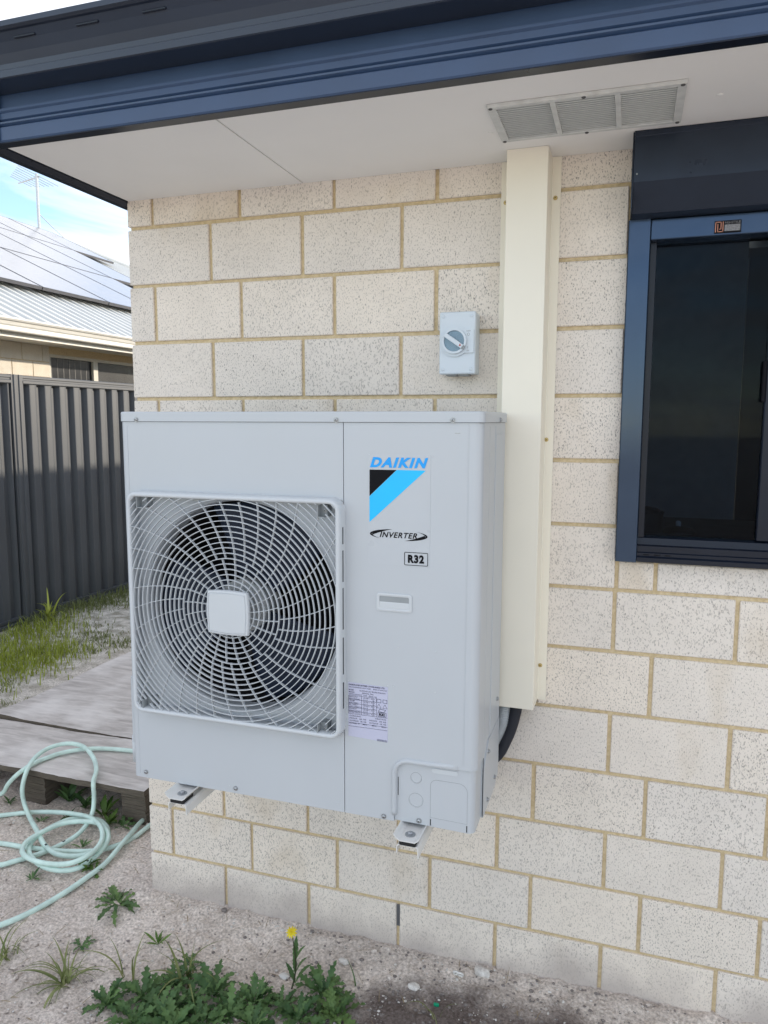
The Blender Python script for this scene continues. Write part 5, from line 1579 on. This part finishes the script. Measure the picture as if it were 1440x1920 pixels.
patch = [(.172, -.458, .13, 'leftmost'), (.246, -.400, .12, ''), (.338, -.443, .14, ''), (.386, -.385, .12, ''), (.437, -.325, .115, ''), (.515, -.375, .14, ''), (.558, -.315, .11, ''), (.640, -.300, .12, ''), (.706, -.331, .13, ''), (.735, -.225, .115, ''), (.800, -.290, .115, ''), (.465, -.430, .13, ''), (.285, -.490, .12, ''), (.311, -.330, .10, ''), (.60, -.40, .13, ''), (.40, -.48, .13, '')]
plab = ['dark green lobed weed at the left end of the front weed patch', 'dark green lobed weed behind the left end of the front patch', 'dark green lobed weed near the left front of the weed patch', 'dark green lobed weed left of the middle of the front patch',
        'dark green lobed weed at the back edge left of the yellow flower', 'dark green lobed weed in the middle of the front patch', 'dark green lobed weed just left of the yellow flower stem', 'dark green lobed weed at the foot of the yellow flower', 'dark green lobed weed at the front edge below the yellow flower',
        'upright broad-leaved weed just right of the yellow flower', 'dark green lobed weed at the right end of the front patch', 'dark green lobed weed at the front of the patch, left of middle', 'dark green lobed weed at the picture bottom, left in the patch', 'small lobed weed at the back left of the front patch', 'dark green lobed weed at the picture bottom, below the yellow flower', 'dark green lobed weed at the picture bottom, middle of the patch']
for (x, y, s_, q), lb in zip(patch, plab):
    rosette('lobed_weed', lb, x, y, s_ * rp2.uniform(.55, .80), 26, 'lobed', rp2.choice(('weed', 'weed3', 'weed')), (-.05, .9), rp2.uniform(.7, 1.05), GW)
rosette('lobed_weed', 'flat lobed weed rosette on bare sand beside the wall corner', -.071, -.096, .105, 26, 'lobed', 'weed3', (-.1, .30), .62)
for x, y, s_, lb in ((-.879, .405, .075, 'small leafy weed at the left under the plywood deck edge'), (-.72, .43, .085, 'leafy weed in the dark gap under the plywood deck'), (-.62, .405, .080, 'leafy weed in front of the gap under the deck'), (-.497, .375, .095, 'bushy weed by the right-hand deck bearer'), (-.44, .33, .065, 'small bright weed beside the corner bearer')):
    rosette('small_weed', lb, x, y, s_, 11, 'lance', 'weed2' if 'bright' in lb or 'bushy' in lb else 'weed', (.25, .95), 1.3, 'weeds along the deck edge')
for x, y, s_, lb in ((-.637, .320, .05, 'low weed on the sand between deck and hose coil'), (-.711, .255, .045, 'low weed inside the raised hose loop'), (-.367, .330, .07, 'low feathery weed between the hose and the wall corner'), (-.43, .16, .05, 'low weed inside the hose coil'), (-.282, .045, .06, 'small yellowing weed touching the hose coil on its right'), (-.335, .07, .05, 'small yellow-green weed over the lower hose coil'), (-.455, -.068, .05, 'thin sprawling weed on sand below the hose coil'), (-.064, -.285, .06, 'grey-green wilted weed in the middle of the bare sand'), (.30, -.245, .06, 'grey-green weed above the front patch'), (-.95, .33, .05, 'low weed under the hose at the left picture edge'), (.16, -.20, .05, 'sparse seedling on bare sand left of the yellow flower')):
    rosette('low_weed', lb, x, y, s_, 9, 'lobed' if s_ > .05 else 'lance', 'weed2' if 'yellow' in lb else 'weed', (.0, .5), .9, 'low weeds on the sand')
# rounded leaves of the bright seedling by the hose
rosette('seedling', 'bright round-leaved seedling growing up through the hose coil', -.315, .035, .055, 8, 'round', 'weed2', (.3, 1.0), 1.0)

def tuft(label, x, y, n_, h, spread, matname, group=None, name='grass_tuft'):
    z = gz(x, y)
    t_ = thing(name, label, 'grass', (x, y, z), group)
    for k in range(n_):
        add_leaf(t_, 'blade', matname, (x + rp2.gauss(0, .012), y + rp2.gauss(0, .012), z), rp2.uniform(0, 2 * PI), h * rp2.uniform(.5, 1.15), rp2.uniform(*spread), 0, rp2.uniform(.7, 1.4), 'blade')
    return t_
tuft('sprawling tuft of grass on bare sand at lower left', -.007, -.421, 34, .15, (.0, 1.0), 'drygrass')
tuft('small grass tuft at the left picture edge on sand', -.235, -.40, 16, .13, (.1, 1.1), 'drygrass')
tuft('thin grass blades rising at the back of the front weed patch', .33, -.30, 14, .16, (.5, 1.4), 'drygrass')
tuft('fine grass stalks left of the front weed patch', .16, -.34, 7, .17, (.9, 1.5), 'drygrass')
tuft('lone bent grass blade on dark soil right of the weeds', .80, -.165, 2, .07, (.9, 1.2), 'weed')
tuft('few grass blades at the bottom right on dark soil', 1.06, -.22, 4, .10, (.3, 1.0), 'drygrass')
tuft('broad-leaved grass clump against the foot of the fence', -2.93, 2.74, 12, .36, (.5, 1.25), 'grass')
# yellow flower
x, y = .640, -.240
z = gz(x, y)
t = thing('yellow_flower', 'single yellow daisy flower on a tall stem before the wall', 'flower', (x, y, z))
sp2 = spline([(x, y, z), (x + .012, y + .002, z + .05), (x + .016, y, z + .10), (x + .012, y - .002, z + .15), (x + .006, y - .003, z + .187)], 6)
bm = bmesh.new(); tube(bm, sp2, lambda s_: .0024 - .0010 * s_, 7); finish(bm, 'stem', M['stem'], t, True)
for hz, yaw, s_, pt in ((.030, .5, .075, .75), (.028, 2.6, .06, .6), (.055, .35, .07, .9), (.06, 2.4, .055, 1.1), (.095, .55, .060, .9), (.10, 2.2, .07, 1.25), (.125, .4, .03, 1.0)):
    add_leaf(t, 'lance', 'weed', (x + .014, y, z + hz), yaw, s_, pt, 0, 1.1)
top = sp2[-1]
bm = bmesh.new(); disc(bm, top, .0042, .005, (0, -.55, .8), 12, .6); finish(bm, 'flower_head', M['petal'], t, True)
for k in range(11):
    a = 2 * PI * k / 11
    tilt = Matrix.Rotation(R(38), 4, 'X')
    mw = Matrix.Translation(top + Vector((0, -.001, .003))) @ tilt @ Matrix.Rotation(a, 4, 'Z') @ Matrix.Rotation(R(18), 4, 'Y') @ Matrix.Diagonal((.0165, .0165, .0165, 1))
    link('petal', leaf_mats('petal', k % 3, 'petal'), t, mw)

# uncountable growth: grass by the fence, sparse cover on the sand
def grass_field(name, label, spots, matname, seed):
    rg = random.Random(seed)
    vs_, fs_ = [], []
    for x, y, h, lean in spots(rg):
        z = gz(x, y); a = rg.uniform(0, 2 * PI); wv = rg.uniform(.0018, .0042)
        d_ = Vector((math.cos(a), math.sin(a), 0)); s__ = Vector((-d_.y, d_.x, 0)) * wv
        b = len(vs_)
        p0 = Vector((x, y, z)); p1 = p0 + d_ * (lean * h * .35) + Vector((0, 0, h * .6)); p2 = p0 + d_ * (lean * h) + Vector((0, 0, h * rg.uniform(.75, 1.0)))
        vs_ += [p0 - s__, p0 + s__, p1 + s__ * .7, p1 - s__ * .7, p2]
        fs_ += [(b, b + 1, b + 2, b + 3), (b + 3, b + 2, b + 4)]
    me = bpy.data.meshes.new(name); me.from_pydata([tuple(v_) for v_ in vs_], [], fs_); me.materials.append(M[matname])
    o_ = link(name, me); o_['kind'] = 'stuff'; tag(o_, label, 'grass')
    return o_
def lush(rg):
    for _ in range(3000):
        cx_, cy_, sx_, sy_ = rg.choice(((-2.45, 1.75, .16, .22), (-2.35, 2.10, .18, .12), (-2.75, 2.0, .18, .30), (-2.2, 1.75, .14, .18), (-2.60, 1.5, .2, .2), (-2.75, 2.45, .12, .20)))
        yield rg.gauss(cx_, sx_), rg.gauss(cy_, sy_), rg.uniform(.02, .11), rg.uniform(.1, .9)
grass_field('grass_patch', 'lush yellow-green grass growing by the fence at left', lush, 'grass', 5)
def sparse(rg):
    for _ in range(420):
        cx_, cy_ = rg.uniform(-3.0, -1.35), rg.uniform(1.0, 4.6)
        if -1.48 < cx_ < -.2 and .3 < cy_ < 2.1: continue
        dens = noise.noise((cx_ * 2.2, cy_ * 2.2, 8))
        if dens < -.05: continue
        nb_ = int(14 + 26 * max(0, dens))
        for _k in range(nb_): yield rg.gauss(cx_, .05), rg.gauss(cy_, .05), rg.uniform(.012, .05), rg.uniform(.3, 1.6)
    for _ in range(1700):
        yy = rg.uniform(2.5, 5.0)
        yield FX + .05 + abs(rg.gauss(0, .13)), yy, rg.uniform(.03, .12), rg.uniform(.2, 1.0)
grass_field('ground_cover', 'sparse short grass scattered over the sand by the fence', sparse, 'drygrass', 6)

# ------------------------------------------------------------------ grit and litter on the soil
def pebbles(name, label, spots, matname, seed):
    rg = random.Random(seed)
    base = bmesh.new(); bmesh.ops.create_icosphere(base, subdivisions=1, radius=1.0)
    bv = [v_.co.copy() for v_ in base.verts]; bf = [[v_.index for v_ in f_.verts] for f_ in base.faces]; base.free()
    vs_, fs_ = [], []
    for x, y, r_ in spots(rg):
        b = len(vs_); z = gz(x, y)
        q_ = Matrix.Rotation(rg.uniform(0, 6.3), 3, 'Z') @ Matrix.Rotation(rg.uniform(0, 6.3), 3, 'X')
        sx_, sy_, sz_ = rg.uniform(.7, 1.4), rg.uniform(.6, 1.1), rg.uniform(.35, .8)
        for c_ in bv:
            p = q_ @ (c_ * rg.uniform(.8, 1.15)); vs_.append((x + p.x * r_ * sx_, y + p.y * r_ * sy_, z + r_ * .25 + p.z * r_ * sz_))
        fs_ += [[i_ + b for i_ in f_] for f_ in bf]
    me = bpy.data.meshes.new(name); me.from_pydata(vs_, [], fs_); me.materials.append(M[matname])
    o_ = link(name, me); o_['kind'] = 'stuff'; tag(o_, label, 'gravel')
def pale(rg):
    for _ in range(5200): yield rg.uniform(-1.1, 1.7), rg.uniform(-.65, .42) if rg.random() < .75 else rg.uniform(-.65, -.0), rg.choice((.0012, .0016, .0016, .002, .002, .0025, .004))
    for _ in range(34): yield rg.uniform(.1, 1.5), rg.uniform(-.45, -.02), rg.uniform(.004, .009)
pale_f = lambda rg: ((x, y, r_) for x, y, r_ in pale(rg) if not (y > -.012 and x > -.015))
pebbles('limestone_grit', 'pale limestone chips scattered through the grey sand', pale_f, 'stone', 11)
def clumps(rg):
    for _ in range(900):
        x, y = rg.uniform(-1.0, 1.7), rg.uniform(-.65, .40)
        if y > -.015 and x > -.02: continue
        yield x, y, rg.choice((.003, .004, .005, .006, .008, .011))
pebbles('sand_clumps', 'loose crumbs and clumps of grey sand on the ground', clumps, 'ground', 15)
def straw(rg):
    for _ in range(420):
        x, y = rg.uniform(-1.0, 1.6), rg.uniform(-.65, .38)
        if y > -.015 and x > -.02: continue
        yield x, y
rg_ = random.Random(31)
vs2, fs2 = [], []
for x, y in straw(rg_):
    a_ = rg_.uniform(0, PI); ln = rg_.uniform(.006, .03); wv = rg_.uniform(.0005, .0014); z = gz(x, y) + .006
    d_ = Vector((math.cos(a_), math.sin(a_), rg_.uniform(-.25, .25))) * ln; n_ = Vector((-math.sin(a_), math.cos(a_), 0)) * wv
    c_ = Vector((x, y, z)); b = len(vs2)
    vs2 += [tuple(c_ - d_ - n_), tuple(c_ - d_ + n_), tuple(c_ + Vector((0, 0, .002)) + n_), tuple(c_ + Vector((0, 0, .002)) - n_), tuple(c_ + d_ + n_ * .3), tuple(c_ + d_ - n_ * .3)]
    fs2 += [(b, b + 1, b + 2, b + 3), (b + 3, b + 2, b + 4, b + 5)]
me = bpy.data.meshes.new('straw_litter'); me.from_pydata(vs2, [], fs2); me.materials.append(M['straw'])
o = link('straw_litter', me); o['kind'] = 'stuff'; tag(o, 'scattered dry straw and leaf bits on the sand', 'litter')
def darkg(rg):
    for _ in range(2600):
        x, y = rg.gauss(1.2, .38), rg.gauss(-.3, .16)
        yield x, min(y, -.02), rg.choice((.0015, .002, .002, .003, .004, .006))
    for _ in range(500): yield rg.uniform(-.9, .9), rg.uniform(-.6, -.02), rg.uniform(.0015, .004)
pebbles('soil_crumbs', 'dark crumbs of damp soil in front of the brick wall', darkg, 'soilclod', 12)
for k, (x, y, r_, lb) in enumerate(((.296, -.022, .009, 'grey-brown clod of soil lying against the wall base'), (.75, -.10, .013, 'rounded pale stone on the soil by the wall'), (.98, -.13, .015, 'large pale stone on the dark soil right of the weeds'), (1.16, -.035, .020, 'broken lump of pale mortar at the wall foot'), (.60, -.20, .012, 'small white chip of shell near the flower stem'))):
    bm = bmesh.new(); bmesh.ops.create_icosphere(bm, subdivisions=2, radius=1.0)
    for v_ in bm.verts:
        f_ = 1 + .35 * noise.noise(v_.co * 1.6 + Vector((k * 7, 0, 0)))
        v_.co = Vector((v_.co.x * 1.25 * f_ * r_ + x, v_.co.y * f_ * r_ + y, v_.co.z * .6 * f_ * r_ + gz(x, y) + r_ * .35))
    o = finish(bm, 'stone', M['litter'] if 'white' in lb else (M['soilclod'] if 'clod' in lb else M['stone']), None)
    tag(o, lb, 'stone', 'loose stones')
bm = bmesh.new()
for k in range(2):
    V = []
    c = Vector((1.090 + .013 * k, -.066 - .002 * k, gz(1.09, -.066) + .016))
    for a_ in range(20):
        an = 2 * PI * a_ / 20
        for b_ in range(6):
            bn = 2 * PI * b_ / 6
            rr_ = .0085 + .0022 * math.cos(bn)
            V.append(bm.verts.new(c + Vector((rr_ * math.cos(an), -.45 * rr_ * math.sin(an) + .0022 * math.sin(bn), .85 * rr_ * math.sin(an) + .002 * math.sin(bn)))))
    for a_ in range(20):
        for b_ in range(6):
            bm.faces.new((V[a_ * 6 + b_], V[((a_ + 1) % 20) * 6 + b_], V[((a_ + 1) % 20) * 6 + (b_ + 1) % 6], V[a_ * 6 + (b_ + 1) % 6]))
o = finish(bm, 'pipe_clip', M['litter'], None, True)
tag(o, 'small white double-ring plastic clip dropped at the wall foot', 'clip')
bm = bmesh.new(); box(bm, 1.050, 1.066, -.178, -.172, gz(1.06, -.175) + .002, gz(1.06, -.175) + .012, .002, 2)
o = finish(bm, 'plastic_scrap', M['green'], None, True); tag(o, 'tiny bright green scrap of plastic on dark soil', 'litter')

for o in list(bpy.data.objects):
    if '_w' in o: del o['_w']
SC.render.film_transparent = False
